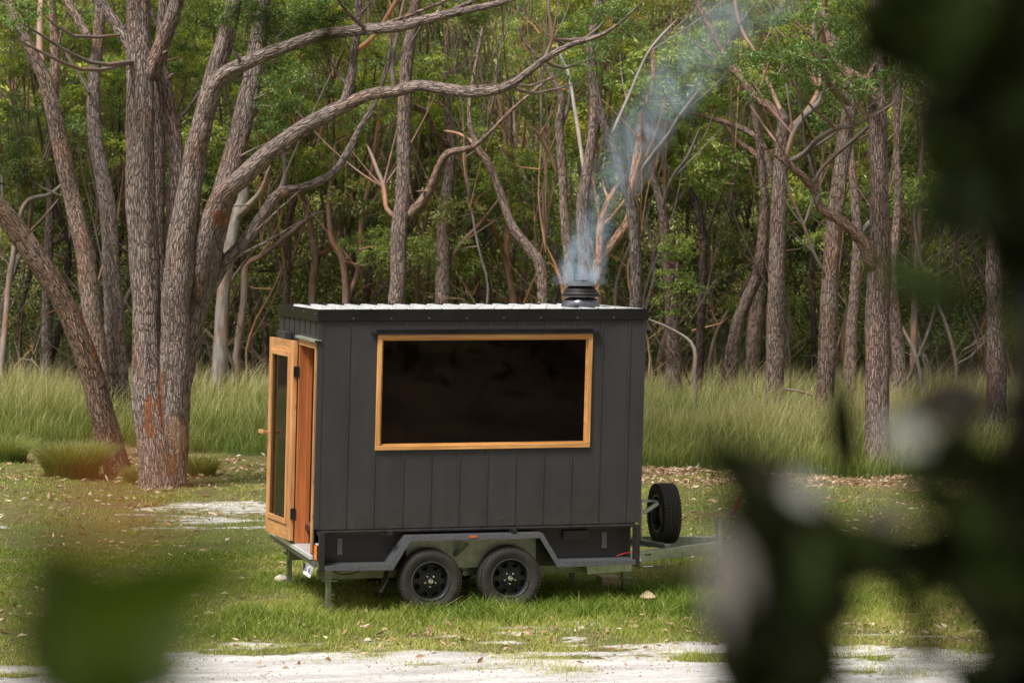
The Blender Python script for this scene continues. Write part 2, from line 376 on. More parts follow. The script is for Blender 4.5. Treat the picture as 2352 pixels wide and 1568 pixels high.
def litter_mask(u, v):
    n = fbm(u*.5, v*.8, 0, 77)-.5
    return np.clip(hump(v+n*4.5+.33*u, 43.6, 46.8, 1.3)*(.12+.65*sstep(fbm(u*1.3, v*2., 0, 78), .44, .62)) + .25*hump(v, 38, 44, 1)*sstep(n, -.05, .2) + .5*sstep(v, 59, 60)*(1-sstep(v, 61, 64)) + .45*(1-sstep(v, 17, 21))*sstep(fbm(u*.8, v*.8, 0, 79), .40, .60), 0, 1)  # near bank litter added out of view to tint the window reflection
def height(u, v):
    h = (fbm(u*.25, v*.25, 0, 3)-.5)*.16 + (fbm(u*1.4, v*1.4, 0, 8)-.5)*.05
    h = h*sstep(v, 24, 28)
    h = h + 2.55*(1-sstep(v, 1.5, 19))                      # bank that the camera stands on
    t = np.clip(v-76, 0, 200); h = h + t*.30*sstep(t, 0, 20) + sstep(v, 80, 100)*(fbm(u*.06, v*.06, 0, 13)-.5)*5
    return h
flatz = 0.02
def gz(x, y):
    u, v = uv_of(np.stack([np.asarray(x, float), np.asarray(y, float), np.zeros_like(np.asarray(x, float))], -1)); return height(u, v)
us = np.unique(np.concatenate([np.linspace(-400, -40, 14), np.linspace(-40, -11, 40), np.linspace(-11, 11, 260), np.linspace(11, 40, 40), np.linspace(40, 400, 14)]))
vs = np.unique(np.concatenate([np.linspace(-80, 0, 12), np.linspace(0, 24, 50), np.linspace(24, 48, 300), np.linspace(48, 110, 90), np.linspace(110, 420, 26)]))
U, Vv = np.meshgrid(us, vs)
X, Y = of_uv(U, Vv); Z = height(U, Vv)
nu, nv = len(us), len(vs)
idx = np.arange(nu*nv).reshape(nv, nu)
Q = np.stack([idx[:-1, :-1], idx[:-1, 1:], idx[1:, 1:], idx[1:, :-1]], -1).reshape(-1, 4)
gm = tri_mesh('ground', np.stack([X, Y, Z], -1).reshape(-1, 3), Q, {'sand': sand_mask(U, Vv).ravel(), 'lit': litter_mask(U, Vv).ravel(), 'hl': sstep(Vv, 72, 78).ravel(), 'fl': np.maximum(sstep(Vv, 60, 64), 1-sstep(Vv, 19, 21.5)).ravel()}, True)
# shader coordinates follow the track: rotate the object, un-rotate the vertices
g = link('ground', gm, MAT['ground']); tag(g, 'pale sandy clearing with short grass running back to the forest floor and hill', 'ground', kind='structure')

# ------------------------------------------------------------------ blades, leaves
def blades(P, H, W, lean, bend, c0, c1, nseg=2):
    """P (n,3) roots, H height, W width; colour value c runs c0 (root) to c1 (tip)"""
    n = len(P); az = rng.uniform(0, 2*np.pi, n); side = np.stack([np.cos(az), np.sin(az), np.zeros(n)], -1)
    la = rng.uniform(0, 2*np.pi, n); ld = np.stack([np.cos(la), np.sin(la), np.zeros(n)], -1)*lean[:, None] + bend
    vs_, cs = [], []
    for i in range(nseg):
        t = i/nseg; c = P + np.stack([np.zeros(n), np.zeros(n), H*t*(1-.15*t)], -1) + ld*(H*t*t)[:, None]
        w = (W*(1-.5*t))[:, None]*side*.5
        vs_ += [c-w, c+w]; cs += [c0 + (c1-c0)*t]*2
    vs_.append(P + np.stack([np.zeros(n), np.zeros(n), H*.85], -1) + ld*H[:, None]); cs.append(c1)
    V = np.stack(vs_, 1); k = V.shape[1]; C = np.stack(cs, 1)
    T = []
    for i in range(nseg-1):
        a = 2*i; T += [[a, a+1, a+3], [a, a+3, a+2]]
    a = 2*(nseg-1); T += [[a, a+1, a+2]]
    T = (np.array(T)[None] + (np.arange(n)*k)[:, None, None]).reshape(-1, 3)
    return V.reshape(-1, 3), T, C.ravel()
def leaves(P, D, L, W, c, fold=.25):
    """diamond leaves: P base, D unit axis, L length, W width"""
    n = len(P); t = rng.normal(size=(n, 3)); s = np.cross(D, t); s /= np.linalg.norm(s, axis=1)[:, None]+1e-9; nn = np.cross(s, D)
    m = P + D*(L*.45)[:, None]; off = nn*(W*fold)[:, None]
    V = np.stack([P, m + s*(W/2)[:, None]+off, P + D*L[:, None] - nn*(L*.12)[:, None], m - s*(W/2)[:, None]+off], 1).reshape(-1, 3)
    T = (np.array([[0, 1, 2], [0, 2, 3]])[None] + (np.arange(n)*4)[:, None, None]).reshape(-1, 3)
    return V, T, np.repeat(c, 4)
def unit(a): return a/(np.linalg.norm(a, axis=-1, keepdims=True)+1e-9)
def merge(parts):
    V, T, C, b = [], [], [], 0
    for v, t, c in parts: V.append(v); T.append(t+b); C.append(c); b += len(v)
    return np.concatenate(V), np.concatenate(T), np.concatenate(C)

# meadow of tall grass between clearing and forest
def scatter(n, v0, v1, marg=.6):
    # even in picture width: u limits follow the view cone with a margin
    v = np.sqrt(rng.uniform(v0**2, v1**2, n)); u = rng.uniform(-1, 1, n)*(v*.182+marg)
    return u, v
def front_edge(u): return 46.3 + (fbm(u*.45, 0*u, 0, 55)-.5)*3.0 - .33*u
nM = 330000
u, v = scatter(nM, 42.5, 61, 1.5)
v = np.where(rng.random(nM) < .35, rng.uniform(43, 51, nM), v)
dens = fbm(u*1.1, v*1.1, 0, 61); tuft = fbm(u*3.2, v*3.2, 0, 62)
keep = (v > front_edge(u)) & (rng.random(nM) < .35+1.2*(tuft-.2))
u, v, dens, tuft = u[keep], v[keep], dens[keep], tuft[keep]
x, y = of_uv(u, v); z = height(u, v); n = len(u)
edge = np.clip((v-front_edge(u))/2.2, 0, 1)
H = (.38+.56*edge)*(.30+1.25*dens)*rng.uniform(.65, 1.2, n)*(.8+.4*tuft); Wd = rng.uniform(.0055, .012, n)
H = H*np.where(v > 56, .85, 1.)
tipc = np.clip(.40 + .60*edge*rng.random(n) + 1.1*(dens-.5) + rng.normal(0, .14, n), .05, 1)
stalk = rng.random(n) < .05; H = np.where(stalk, H*1.28+.06, H); tipc = np.where(stalk, 1., tipc)
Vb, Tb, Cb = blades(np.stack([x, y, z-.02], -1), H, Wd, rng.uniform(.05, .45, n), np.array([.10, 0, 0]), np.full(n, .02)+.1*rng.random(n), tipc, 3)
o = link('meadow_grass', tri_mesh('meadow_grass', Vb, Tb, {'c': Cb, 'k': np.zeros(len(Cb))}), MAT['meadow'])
tag(o, 'tall straw tipped meadow grass standing between the clearing and the trees', 'grass', kind='stuff')

# short grass of the clearing
nS = 620000
u, v = scatter(nS, 25.5, 46.5, .8)
far = rng.random(nS) < .30
v = np.where(far, v, 25.5+(rng.random(nS))*9)
sm = sand_mask(u, v); lm = litter_mask(u, v); tf = fbm(u*2.3, v*2.3, 0, 91); bigf = fbm(u*.5, v*.6, 0, 92); t3 = fbm(u*7, v*7, 0, 93)
keep = (rng.random(nS) < np.clip(1.2-sm*1.22, 0.012, 1)*np.clip(.25+1.9*(tf-.28), .05, 1)*(1-.75*np.clip(lm, 0, 1)))
u, v, sm, tf, bigf, t3 = [a[keep] for a in (u, v, sm, tf, bigf, t3)]
x, y = of_uv(u, v); z = height(u, v); n = len(u)
lush = np.exp(-(((x-2.6)/1.9)**2 + ((y+.35)/.9)**2)) + .8*np.exp(-(((x-5.)/1.6)**2 + ((y+.2)/1.2)**2)) + .55*np.exp(-(((x+.6)/1.2)**2+((y+.2)/.8)**2))
lush = np.clip(lush*1.3, 0, 1)
H = (.022+.055*np.clip(tf*1.6-.35, 0, 1)+.15*lush*np.clip(t3*1.6, .3, 1.2))*rng.uniform(.5, 1.4, n)
tall = rng.random(n) < .006; H = np.where(tall, H+.12, H)
Wd = rng.uniform(.003, .0065, n)*(1+.4*lush)*(1+(v-26)/30)
cb = np.clip(.60 + .10*(v < 30.5) - .56*lush + 1.1*(.50-bigf) + .9*(.48-tf) + rng.normal(0, .20, n) + .3*sm - .25*sstep(v, 30, 36)*(1-sstep(v, 38, 41)), 0, 1)
cb = np.where(rng.random(n) < .16*(1-lush*.7), .75+.25*rng.random(n), cb)
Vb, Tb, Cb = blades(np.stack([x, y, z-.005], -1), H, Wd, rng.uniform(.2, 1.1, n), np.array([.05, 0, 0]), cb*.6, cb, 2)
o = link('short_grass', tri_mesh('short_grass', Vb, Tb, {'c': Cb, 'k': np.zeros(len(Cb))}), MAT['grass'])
tag(o, 'short patchy green and straw grass growing over the sandy clearing', 'grass', kind='stuff')

# fallen leaves and bark chips
nL = 34000
u, v = scatter(nL, 26, 48, .6)
v = np.where(rng.random(nL) < .5, rng.uniform(42.5, 47.5, nL), v); v = np.where(rng.random(nL) < .05, rng.uniform(26.5, 30, nL), v)
lm = litter_mask(u, v)
keep = rng.random(nL) < np.where(v < 42, .30+.5*lm+.25*hump(v, 27.6, 30.0, .5)-.22*(v < 27.2), .20+.9*lm)*(fbm(u*1.5, v*1.5, 0, 6)*1.6-.2)
u, v = u[keep], v[keep]; n = len(u); x, y = of_uv(u, v); z = height(u, v)+.008+rng.random(n)*.03
D = unit(np.stack([rng.normal(size=n), rng.normal(size=n), rng.normal(0, .25, n)], -1))
Vb, Tb, Cb = leaves(np.stack([x, y, z], -1), D, rng.uniform(.05, .13, n)*np.where(v > 36, 1.15, 1), rng.uniform(.02, .045, n), rng.random(n))
o = link('leaf_litter', tri_mesh('leaf_litter', Vb, Tb, {'c': Cb, 'k': np.zeros(len(Cb))}), MAT['litter'])
tag(o, 'brown and straw coloured fallen gum leaves scattered over grass and sand', 'leaf litter', kind='stuff')
# pebbles of the sandy track
nP = 2600
u, v = scatter(nP, 25.2, 28.2, .4); keep = rng.random(nP) < sand_mask(u, v)*np.clip(fbm(u*2, v*3, 0, 66)*3-1, 0, 1); u, v = u[keep], v[keep]; n = len(u)
x, y = of_uv(u, v); z = height(u, v); r = rng.uniform(.004, .014, n)
octv = np.array([[1, 0, 0], [0, 1, 0], [-1, 0, 0], [0, -1, 0], [0, 0, .8], [0, 0, -.5]])
Vp = (np.stack([x, y, z+r*.3], -1)[:, None] + octv[None]*r[:, None, None]*rng.uniform(.6, 1.3, (n, 6, 1))).reshape(-1, 3)
Tp = (np.array([[0, 1, 4], [1, 2, 4], [2, 3, 4], [3, 0, 4], [1, 0, 5], [2, 1, 5], [3, 2, 5], [0, 3, 5]])[None]+(np.arange(n)*6)[:, None, None]).reshape(-1, 3)
MAT['pebble'] = m_simple('grey_gravel', (.33, .30, .28), .85, 0, .5, 9, .3)
o = link('gravel', tri_mesh('gravel', Vp, Tp), MAT['pebble']); tag(o, 'grey gravel grains lying on the white sandy track', 'gravel', kind='stuff')

# ------------------------------------------------------------------ the cabin on its trailer
X0, X1, WY, ZT = -.02, 3.447, 2.2, 2.12
SH = .02
def zz(a): return FLOOR + a
root = empty('cabin_trailer', (0, 0, 0))
tag(root, 'charcoal clad tiny cabin with big window and smoking chimney on a tandem axle trailer', 'cabin trailer')
wx0, wx1, wz0, wz1 = .588, 2.872, .802, 1.984      # window frame, outside
dy0, dy1, dz0, dz1 = .075, .985, -.245, 1.905      # door frame, outside
# near wall with the window opening, end wall with the door opening, far and front walls
wl = MB(SH)
wl.box(X0, wx0, 0, .09, zz(0), zz(ZT)).box(wx1, X1, 0, .09, zz(0), zz(ZT)).box(wx0, wx1, 0, .09, zz(0), zz(wz0)).box(wx0, wx1, 0, .09, zz(wz1), zz(ZT))
wl.box(X0, X0+.09, .0905, dy0, zz(-.30), zz(ZT)).box(X0, X0+.09, dy1, WY-.0905, zz(-.30), zz(ZT)).box(X0, X0+.09, dy0, dy1, zz(dz1), zz(ZT))
wl.box(X0, X1, WY-.09, WY, zz(0), zz(ZT)).box(X1-.09, X1, .0905, WY-.0905, zz(0), zz(ZT))
wall = wl.build('wall', MAT['clad'], root)
# standing seams of the cladding
sm = MB(SH)
for px in (803, 866.6, 933, 997, 1062, 1127, 1191.5, 1256, 1320, 1384, 1447):
    q = on_y(px, 745, 0); x = q[0]-SH*(q[2]-FLOOR)
    segs = [(0.002, ZT)] if (x < wx0-.02 or x > wx1+.02) else [(0.002, wz0-.03), (wz1+.045, ZT)]
    for a, b in segs:
        sm.box(x-.009, x+.009, -.010, .001, zz(a), zz(b)); sm.box(x+.009, x+.020, -.003, .001, zz(a), zz(b))
for k in range(7):
    y = .16+.29*k
    if dy0-.03 < y < dy1+.03: sm.box(X0-.010, X0+.001, y-.006, y+.006, zz(dz1+.06), zz(ZT))
    else: sm.box(X0-.010, X0+.001, y-.006, y+.006, zz(-.29), zz(ZT))
sm.box(X0-.006, X0+.045, -.006, .001, zz(0.002), zz(ZT)); sm.box(X0-.006, X0+.001, .001, .045, zz(-.29), zz(ZT))
sm.box(X1-.03, X1+.006, -.006, .001, zz(.002), zz(ZT))
sm.build('cladding_seams', MAT['clad'], wall)
sc_ = MB(SH)
for i in range(26):
    x = random.uniform(.1, 3.3); zc = random.choice([.06, .07, 2.05, random.uniform(.1, .7)])
    sc_.lathe([(.007, 0), (.005, -.004), (0, -.005)], (x, -.0005, zz(zc)), (0, 1, 0), 8)
for k in range(11):
    x = .18+.31*k
    if x < 3.4: sc_.lathe([(.010, 0), (.008, -.006), (0, -.008)], (x, -.0005, zz(.012)), (0, 1, 0), 8)
sc_.build('cladding_screws', MAT['screw'], wall)
# interior shell, lined with timber
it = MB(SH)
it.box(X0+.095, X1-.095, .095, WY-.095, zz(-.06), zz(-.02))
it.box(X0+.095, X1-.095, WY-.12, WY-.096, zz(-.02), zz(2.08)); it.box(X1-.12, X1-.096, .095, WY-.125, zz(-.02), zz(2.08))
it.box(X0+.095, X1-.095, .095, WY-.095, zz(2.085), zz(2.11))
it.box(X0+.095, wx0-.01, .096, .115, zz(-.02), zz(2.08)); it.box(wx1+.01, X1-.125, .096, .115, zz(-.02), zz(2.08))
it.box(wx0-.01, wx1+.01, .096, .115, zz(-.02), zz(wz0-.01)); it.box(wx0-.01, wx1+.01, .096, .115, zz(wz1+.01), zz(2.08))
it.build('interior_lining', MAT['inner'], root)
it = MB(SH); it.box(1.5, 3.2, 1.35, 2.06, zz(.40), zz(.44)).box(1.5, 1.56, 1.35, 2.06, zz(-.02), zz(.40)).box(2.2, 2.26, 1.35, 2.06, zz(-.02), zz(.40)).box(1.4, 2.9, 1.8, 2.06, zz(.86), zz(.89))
it.build('interior_bench', MAT['inner'], root, .004)
# window
t = .045
win = empty('window', (0, 0, 0)); win.parent = root
for xa in (wx0, wx1-t): MB(SH).box(xa, xa+t, -.028, .10, zz(wz0+t), zz(wz1-t)).build('window_stile', MAT['woodw'], win, .004)
for za_ in (wz0, wz1-t): MB(SH).box(wx0, wx1, -.030, .10, zz(za_), zz(za_+t)).build('window_rail', MAT['woodwh'], win, .004)
for a in ((wx0+t, wx0+t+.018, zz(wz0+t), zz(wz1-t)), (wx1-t-.018, wx1-t, zz(wz0+t), zz(wz1-t)), (wx0+t+.018, wx1-t-.018, zz(wz0+t), zz(wz0+t+.018)), (wx0+t+.018, wx1-t-.018, zz(wz1-t-.018), zz(wz1-t))):
    MB(SH).box(a[0], a[1], .004, .03, a[2], a[3]).build('glazing_bead', MAT['woodwh'], win, .002)
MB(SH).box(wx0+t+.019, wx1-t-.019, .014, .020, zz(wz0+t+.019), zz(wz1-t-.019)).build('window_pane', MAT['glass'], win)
hd = MB(SH); hd.obox(((wx0+wx1)/2, -.026, zz(wz1+.012)), (1.21, 0, 0), (0, .030, .008), (0, 0, .0025)); hd.box(wx0-.01, wx1+.005, -.006, .001, zz(wz1+.022), zz(wz1+.05))
hd.build('window_hood', MAT['fascia'], win, .001)
# roof
rf = MB(SH); fall = .03
def rz(y): return ZT+.085 - fall*y/WY
nrib = 18
for i in range(nrib):
    x = X0+.06+i*(X1-X0-.12)/nrib; w = (X1-X0-.12)/nrib
    prof = [(x, 0), (x+w*.42, 0), (x+w*.52, .034), (x+w*.80, .034), (x+w*.90, 0), (x+w, 0)]
    for (xa, za), (xb, zb) in zip(prof[:-1], prof[1:]):
        ya, yb = .0, WY+.02
        V = [(xa, ya, zz(rz(ya)+za)), (xb, ya, zz(rz(ya)+zb)), (xb, yb, zz(rz(yb)+zb)), (xa, yb, zz(rz(yb)+za))]
        V += [(p[0], p[1], p[2]-.004) for p in V]
        rf.add(V, [(0, 1, 2, 3), (7, 6, 5, 4), (0, 4, 5, 1), (3, 2, 6, 7)])
roof = rf.build('roof', MAT['roof'], root)
MB(SH).box(X0+.02, X1-.02, .03, WY-.03, zz(ZT+.002), zz(ZT+.040)).build('roof_deck', MAT['black'], roof)
rs = MB(SH)
for i in range(nrib):
    x = X0+.06+(i+.66)*(X1-X0-.12)/nrib
    for y in (.10, .75, 1.4, 2.05): rs.lathe([(.009, 0), (.007, .008), (0, .010)], (x, y, zz(rz(y)+.034)), (0, 0, 1), 8)
rs.build('roof_screws', MAT['galvdull'], roof)
fa = MB(SH); e = .022; fh = .122
fa.box(X0-e, X1+e, -e-.003, -.004, zz(ZT+.004), zz(ZT+fh)); fa.box(X0-e, X1+e, WY+.004, WY+e+.003, zz(ZT-.03), zz(ZT+fh-fall))
for xx in (X0-e, X1+.004):
    V = [(xx, -.0035, zz(ZT+.001)), (xx+.018, -.0035, zz(ZT+.001)), (xx+.018, WY+.0035, zz(ZT-.03)), (xx, WY+.0035, zz(ZT-.03)),
         (xx, -.0035, zz(ZT+fh-.001)), (xx+.018, -.0035, zz(ZT+fh-.001)), (xx+.018, WY+.0035, zz(ZT+fh-fall-.001)), (xx, WY+.0035, zz(ZT+fh-fall-.001))]
    fa.add(V, [(0, 3, 2, 1), (4, 5, 6, 7), (0, 1, 5, 4), (1, 2, 6, 5), (2, 3, 7, 6), (3, 0, 4, 7)])
fas = fa.build('fascia', MAT['fascia'], root, .002)
fc = MB(SH)
fc.box(X0-.004, X1+.004, -.0035, .035, zz(ZT+fh-.008), zz(ZT+fh-.004))
fc.add([(X1-.13, .036, zz(rz(.036)+.040)), (X1+.003, .036, zz(rz(.036)+.034)), (X1+.003, WY, zz(rz(WY)+.034)), (X1-.13, WY, zz(rz(WY)+.040)), (X1-.13, .036, zz(rz(.036)+.037)), (X1+.003, .036, zz(rz(.036)+.031)), (X1+.003, WY, zz(rz(WY)+.031)), (X1-.13, WY, zz(rz(WY)+.037))],
       [(0, 1, 2, 3), (7, 6, 5, 4), (0, 4, 5, 1), (1, 5, 6, 2), (2, 6, 7, 3), (3, 7, 4, 0)])
fc.build('roof_capping', MAT['roof'], roof)
fs = MB(SH)
for i in range(9): fs.lathe([(.011, 0), (.008, -.006), (0, -.008)], (.33+.395*i, -e-.003, zz(ZT+.028)), (0, 1, 0), 8)
for i in range(4): fs.lathe([(.010, 0), (.007, -.006), (0, -.008)], (X0-e, .1+.62*i, zz(ZT+.07)), (1, 0, 0), 8)
fs.build('fascia_screws', MAT['screw'], fas)
# chimney
ch = empty('chimney', (0, 0, 0)); ch.parent = root
cx, cyy = 3.045, .9
fl = MB(); fl.lathe([(.30, .0), (.215, .012), (.205, .05), (.195, .09), (.175, .12), (.12, .13), (0, .13)], (cx, cyy, zz(ZT+.075)), (0, 0, 1), 28)
o = fl.build('flashing', MAT['flash'], ch, smooth=50)
me = o.data
for vv in me.vertices:
    k_ = .018*(noise(vv.co.x*14, vv.co.y*14, vv.co.z*14, 5)-.5); vv.co.x += float(k_)*1.6; vv.co.y += float(k_)*1.6
fl = MB(); fl.lathe([(.215, 0), (.213, .008), (.19, .022), (.188, .030), (.20, .031), (.172, .055), (.168, .062), (.178, .063), (.150, .088), (.146, .094), (.150, .096), (.085, .128), (.075, .130), (.075, .175), (0, .175)], (cx, cyy, zz(ZT+.215)), (0, 0, 1), 32)
fl.build('rubber_boot', MAT['flue'], ch, smooth=30)
fl = MB(); fl.cyl((cx, cyy, zz(2.34)), (cx, cyy, zz(2.40)), .078, 24)
for a in range(3):
    th = R_(75+120*a); c, s_ = math.cos(th), math.sin(th)
    fl.obox((cx+.066*c, cyy+.066*s_, zz(2.43)), (.003*c, .003*s_, 0), (-.012*s_, .012*c, 0), (0, 0, .045))
fl.build('flue_pipe', MAT['black'], ch, smooth=30)
fl = MB(); fl.lathe([(.0, .0), (.172, 0), (.174, .004), (.150, .024), (.11, .042), (.06, .053), (0, .056)], (cx, cyy, zz(2.452)), (0, 0, 1), 32)
fl.build('flue_cap', MAT['cap'], ch, smooth=30)
# door frame in the end wall
df = MB(SH); xo = X0-.018
df.box(xo, X0+.115, dy0, dy0+.045, zz(dz0), zz(dz1-.07)); 
fr = df.build('door_frame', MAT['wood'], root, .003)
df = MB(SH); df.box(xo, X0+.115, dy0, dy1, zz(dz1-.0695), zz(dz1)); df.build('door_head', MAT['woodhy'], fr, .003)
df = MB(SH); df.box(xo+.004, X0+.30, dy1-.045, dy1, zz(dz0), zz(dz1-.0705)); df.box(xo+.09, X0+.125, dy1-.075, dy1-.0455, zz(dz0), zz(dz1-.0705))
df.build('door_jamb', MAT['woodr'], fr, .003)
df = MB(SH); df.box(X0-.05, X0+.02, dy0-.11, dy1+.03, zz(dz1+.022), zz(dz1+.026)); df.box(X0-.052, X0-.048, dy0-.11, dy1+.03, zz(dz1+.004), zz(dz1+.026)); df.build('door_flashing', MAT['galv'], fr)
MB(SH).box(X0-.015, X0+.9, dy0+.046, dy1-.046, zz(dz0-.03), zz(dz0-.002)).build('door_sill', MAT['board'], fr, .002)
# the door itself, folded back against the wall
phi = R_(5.5); hx, hy = X0-.022, dy1+.012; LW, LT = .93, .044
ux, uy = -math.sin(phi), math.cos(phi); nx, ny = -math.cos(phi), -math.sin(phi)
def leafbox(mb, a0, a1, z0, z1, t0, t1):
    V = []
    for z in (z0, z1):
        for tt in (t0, t1):
            for a in (a0, a1): V.append((hx+ux*a+nx*tt, hy+uy*a+ny*tt, zz(z)))
    return mb.add(V, [(0, 2, 3, 1), (4, 5, 7, 6), (0, 1, 5, 4), (2, 6, 7, 3), (0, 4, 6, 2), (1, 3, 7, 5)])
lz0, lz1 = -.228, 1.868; st = .135
door = empty('door', (0, 0, 0)); door.parent = root
for q0 in (0, LW-st): leafbox(MB(SH), q0, q0+st, lz0, lz1, 0, LT).build('door_stile', MAT['wood'], door, .003)
for q0, q1 in ((lz1-.15, lz1), (lz0, lz0+.20)): leafbox(MB(SH), st+.0005, LW-st-.0005, q0, q1, .001, LT-.001).build('door_rail', MAT['woodhy'], door, .002)
a0, a1, b0, b1 = st-.03, LW-st+.03, lz0+.165, lz1-.115
for q0 in (a0, a1-.055): leafbox(MB(SH), q0, q0+.055, b0, b1, LT, LT+.018).build('glazing_trim', MAT['wood'], door, .003)
for q0 in (b0, b1-.055): leafbox(MB(SH), a0+.0555, a1-.0555, q0, q0+.055, LT, LT+.017).build('glazing_trim', MAT['woodhy'], door, .003)
m_ = MB(SH); leafbox(m_, a0+.056, a1-.056, b0+.056, b1-.061, LT*.4, LT*.4+.006); m_.build('door_pane', MAT['doorglass'], door)
m_ = MB(SH); leafbox(m_, LW-.09, LW-.055, .83, .865, LT+.004, LT+.055); leafbox(m_, LW-.10, LW+.07, .835, .872, LT+.055, LT+.085); m_.build('door_handle', MAT['woodhy'], door, .003)
for zc in (1.55, .06):
    m_ = MB(SH); leafbox(m_, -.022, .004, zc-.055, zc+.055, .003, LT-.002)
    m_.box(xo-.003, xo+.0035, dy1-.052, dy1-.001, zz(zc-.055), zz(zc+.055)); m_.cyl((hx-.01, hy-.010, zz(zc-.056)), (hx-.01, hy-.010, zz(zc+.056)), .008, 10)
    m_.build('hinge', MAT['black'], door)
# small box light high on the end wall
wlp = MB(SH); wlp.box(X0-.085, X0-.0105, 1.42, 1.90, zz(1.78), zz(1.945)); wlp.build('wall_box', MAT['clad'], root, .004)
# chassis
cz = -.005
cs = MB()
cs.box(.02, 3.40, .005, .045, zz(-.018), zz(-.002)); cs.cyl((.03, -.002, zz(-.028)), (3.41, -.002, zz(-.028)), .015, 12)
MB().box(.06, 3.38, .10, .13, zz(-.44), zz(-.045)).build('side_panel', MAT['black'], root); cs.box(.06, 3.38, 2.07, 2.10, zz(-.44), zz(-.045)); cs.box(.062, 3.378, .131, 2.069, zz(-.09), zz(-.046))
cs.box(.0, .055, -.17, -.115, zz(-.40), zz(-.012)); cs.box(3.352, 3.398, -.17, -.05, zz(-.44), zz(-.006)); cs.box(.0, .055, -.1145, .0, zz(-.05), zz(-.012))
cs.box(.0, .055, 2.315, 2.37, zz(-.40), zz(-.012)); cs.box(.056, .06, -.11, .099, zz(-.34), zz(-.05))
chs = cs.build('chassis', MAT['black'], root, .003)
b = MB(); b.box(-.045, -.012, -.15, 2.36, zz(-.36), zz(-.315)); b.build('rear_rail', MAT['guard'], chs, .003)
b = MB(); b.box(-.060, -.022, .02, 2.36, zz(-.305), zz(-.262)); b.build('step_edge', MAT['roof'], chs, .003)
b = MB(); b.box(.07, 3.37, .27, .33, zz(-.545), zz(-.445)).box(.07, 3.37, 1.87, 1.93, zz(-.545), zz(-.445))
for x in (.3, 1.2, 2.0, 2.9): b.box(x, x+.05, .331, 1.869, zz(-.52), zz(-.445))
b.build('chassis_beam', MAT['galvdull'], chs, .002)
for x in (.235, 3.06):
    b = MB(); b.box(x, x+.055, .085, .0995, zz(-.27), zz(-.10)); b.cyl((x+.027, .084, zz(-.14)), (x+.027, .095, zz(-.14)), .012, 10); b.cyl((x+.027, .084, zz(-.22)), (x+.027, .095, zz(-.22)), .012, 10)
    b.build('tie_bracket', MAT['guard'], chs, .002)
b = MB(); b.box(2.63, 2.90, .05, .0995, zz(-.17), zz(-.07)); b.build('junction_box', MAT['black'], chs, .004)
b = MB(); b.tube([(3.17, -.10, zz(-.33)), (3.25, -.10, zz(-.305)), (3.34, -.08, zz(-.30))], .005, 6); b.build('red_wire', MAT['redp'], chs)
b = MB(); b.tube([(.18, .02, zz(-.43)), (.28, .05, zz(-.47)), (.40, .08, zz(-.465)), (.50, .10, zz(-.43))], .006, 6); b.build('cable', MAT['black'], chs)
for x in (.72, 2.03): MB().box(x, x+.04, -.16, .04, zz(-.055), zz(-.02)).build('guard_hanger', MAT['black'], chs, .002)
# mudguards: a bent tread plate with a down turned lip
def mudguard(y0, y1, lip):
    pts = [(.056, -.352), (.735, -.356), (.915, -.070), (2.345, -.070), (2.532, -.372), (3.351, -.372)]
    m = MB()
    for (xa, za), (xb, zb) in zip(pts[:-1], pts[1:]):
        dx, dz = xb-xa, zb-za; L = math.hypot(dx, dz); n = (-dz/L*.002, dx/L*.002)
        V = []
        for y in (y0, y1): V += [(xa-n[0], y, zz(za-n[1])), (xb-n[0], y, zz(zb-n[1])), (xb+n[0], y, zz(zb+n[1])), (xa+n[0], y, zz(za+n[1]))]
        m.add(V, [(0, 1, 2, 3), (7, 6, 5, 4), (0, 4, 5, 1), (1, 5, 6, 2), (2, 6, 7, 3), (3, 7, 4, 0)])
    lip_h = [(0, -.046), (0, -.046)]
    off = [(0, -.046), (.028, -.052), (.03, -.046), (-.03, -.046), (-.025, -.052), (0, -.046)]
    for i in range(5):
        (xa, za), (xb, zb) = pts[i], pts[i+1]; (oa, pa), (ob, pb) = off[i], off[i+1]
        V = []
        for y in (lip, lip+.006): V += [(xa, y, zz(za+.003)), (xb, y, zz(zb+.003)), (xb+ob, y, zz(zb+pb)), (xa+oa, y, zz(za+pa))]
        m.add(V, [(0, 3, 2, 1), (4, 5, 6, 7), (0, 1, 5, 4), (1, 2, 6, 5), (2, 3, 7, 6), (3, 0, 4, 7)])
    return m.build('mudguard', MAT['guard'], root)
mg1 = mudguard(-.165, .099, -.172); mg2 = mudguard(2.101, 2.365, 2.366)
MB().box(1.565, 1.645, -.181, -.1725, zz(-.098), zz(-.072)).build('side_marker', MAT['marker'], mg1, .003)
b = MB(); b.box(.95, 2.33, .04, .055, zz(-.43), zz(-.10)); b.beam((1.55, -.12, zz(-.16)), (1.47, .035, zz(-.30)), .05, .02); b.build('inner_guard_panel', MAT['galvdull'], mg1)
b = MB(); b.obox((.66, -.02, zz(-.53)), (.045, 0, .012), (0, .10, 0), (-.0006, 0, .003)); 
V = [(.735, -.12, zz(-.42)), (.735, .08, zz(-.42)), (.715, -.12, zz(-.52)), (.715, .08, zz(-.52)), (.645, -.13, zz(-.64)), (.645, .07, zz(-.64))]
V2 = [(p[0]+.008, p[1], p[2]) for p in V]
b = MB(); b.add(V+V2, [(0, 2, 3, 1), (2, 4, 5, 3), (6, 7, 9, 8), (8, 9, 11, 10), (0, 1, 7, 6), (4, 10, 11, 5), (0, 6, 8, 2), (2, 8, 10, 4), (1, 3, 9, 7), (3, 5, 11, 9)])
b.build('mud_flap', MAT['tyre'], mg1)
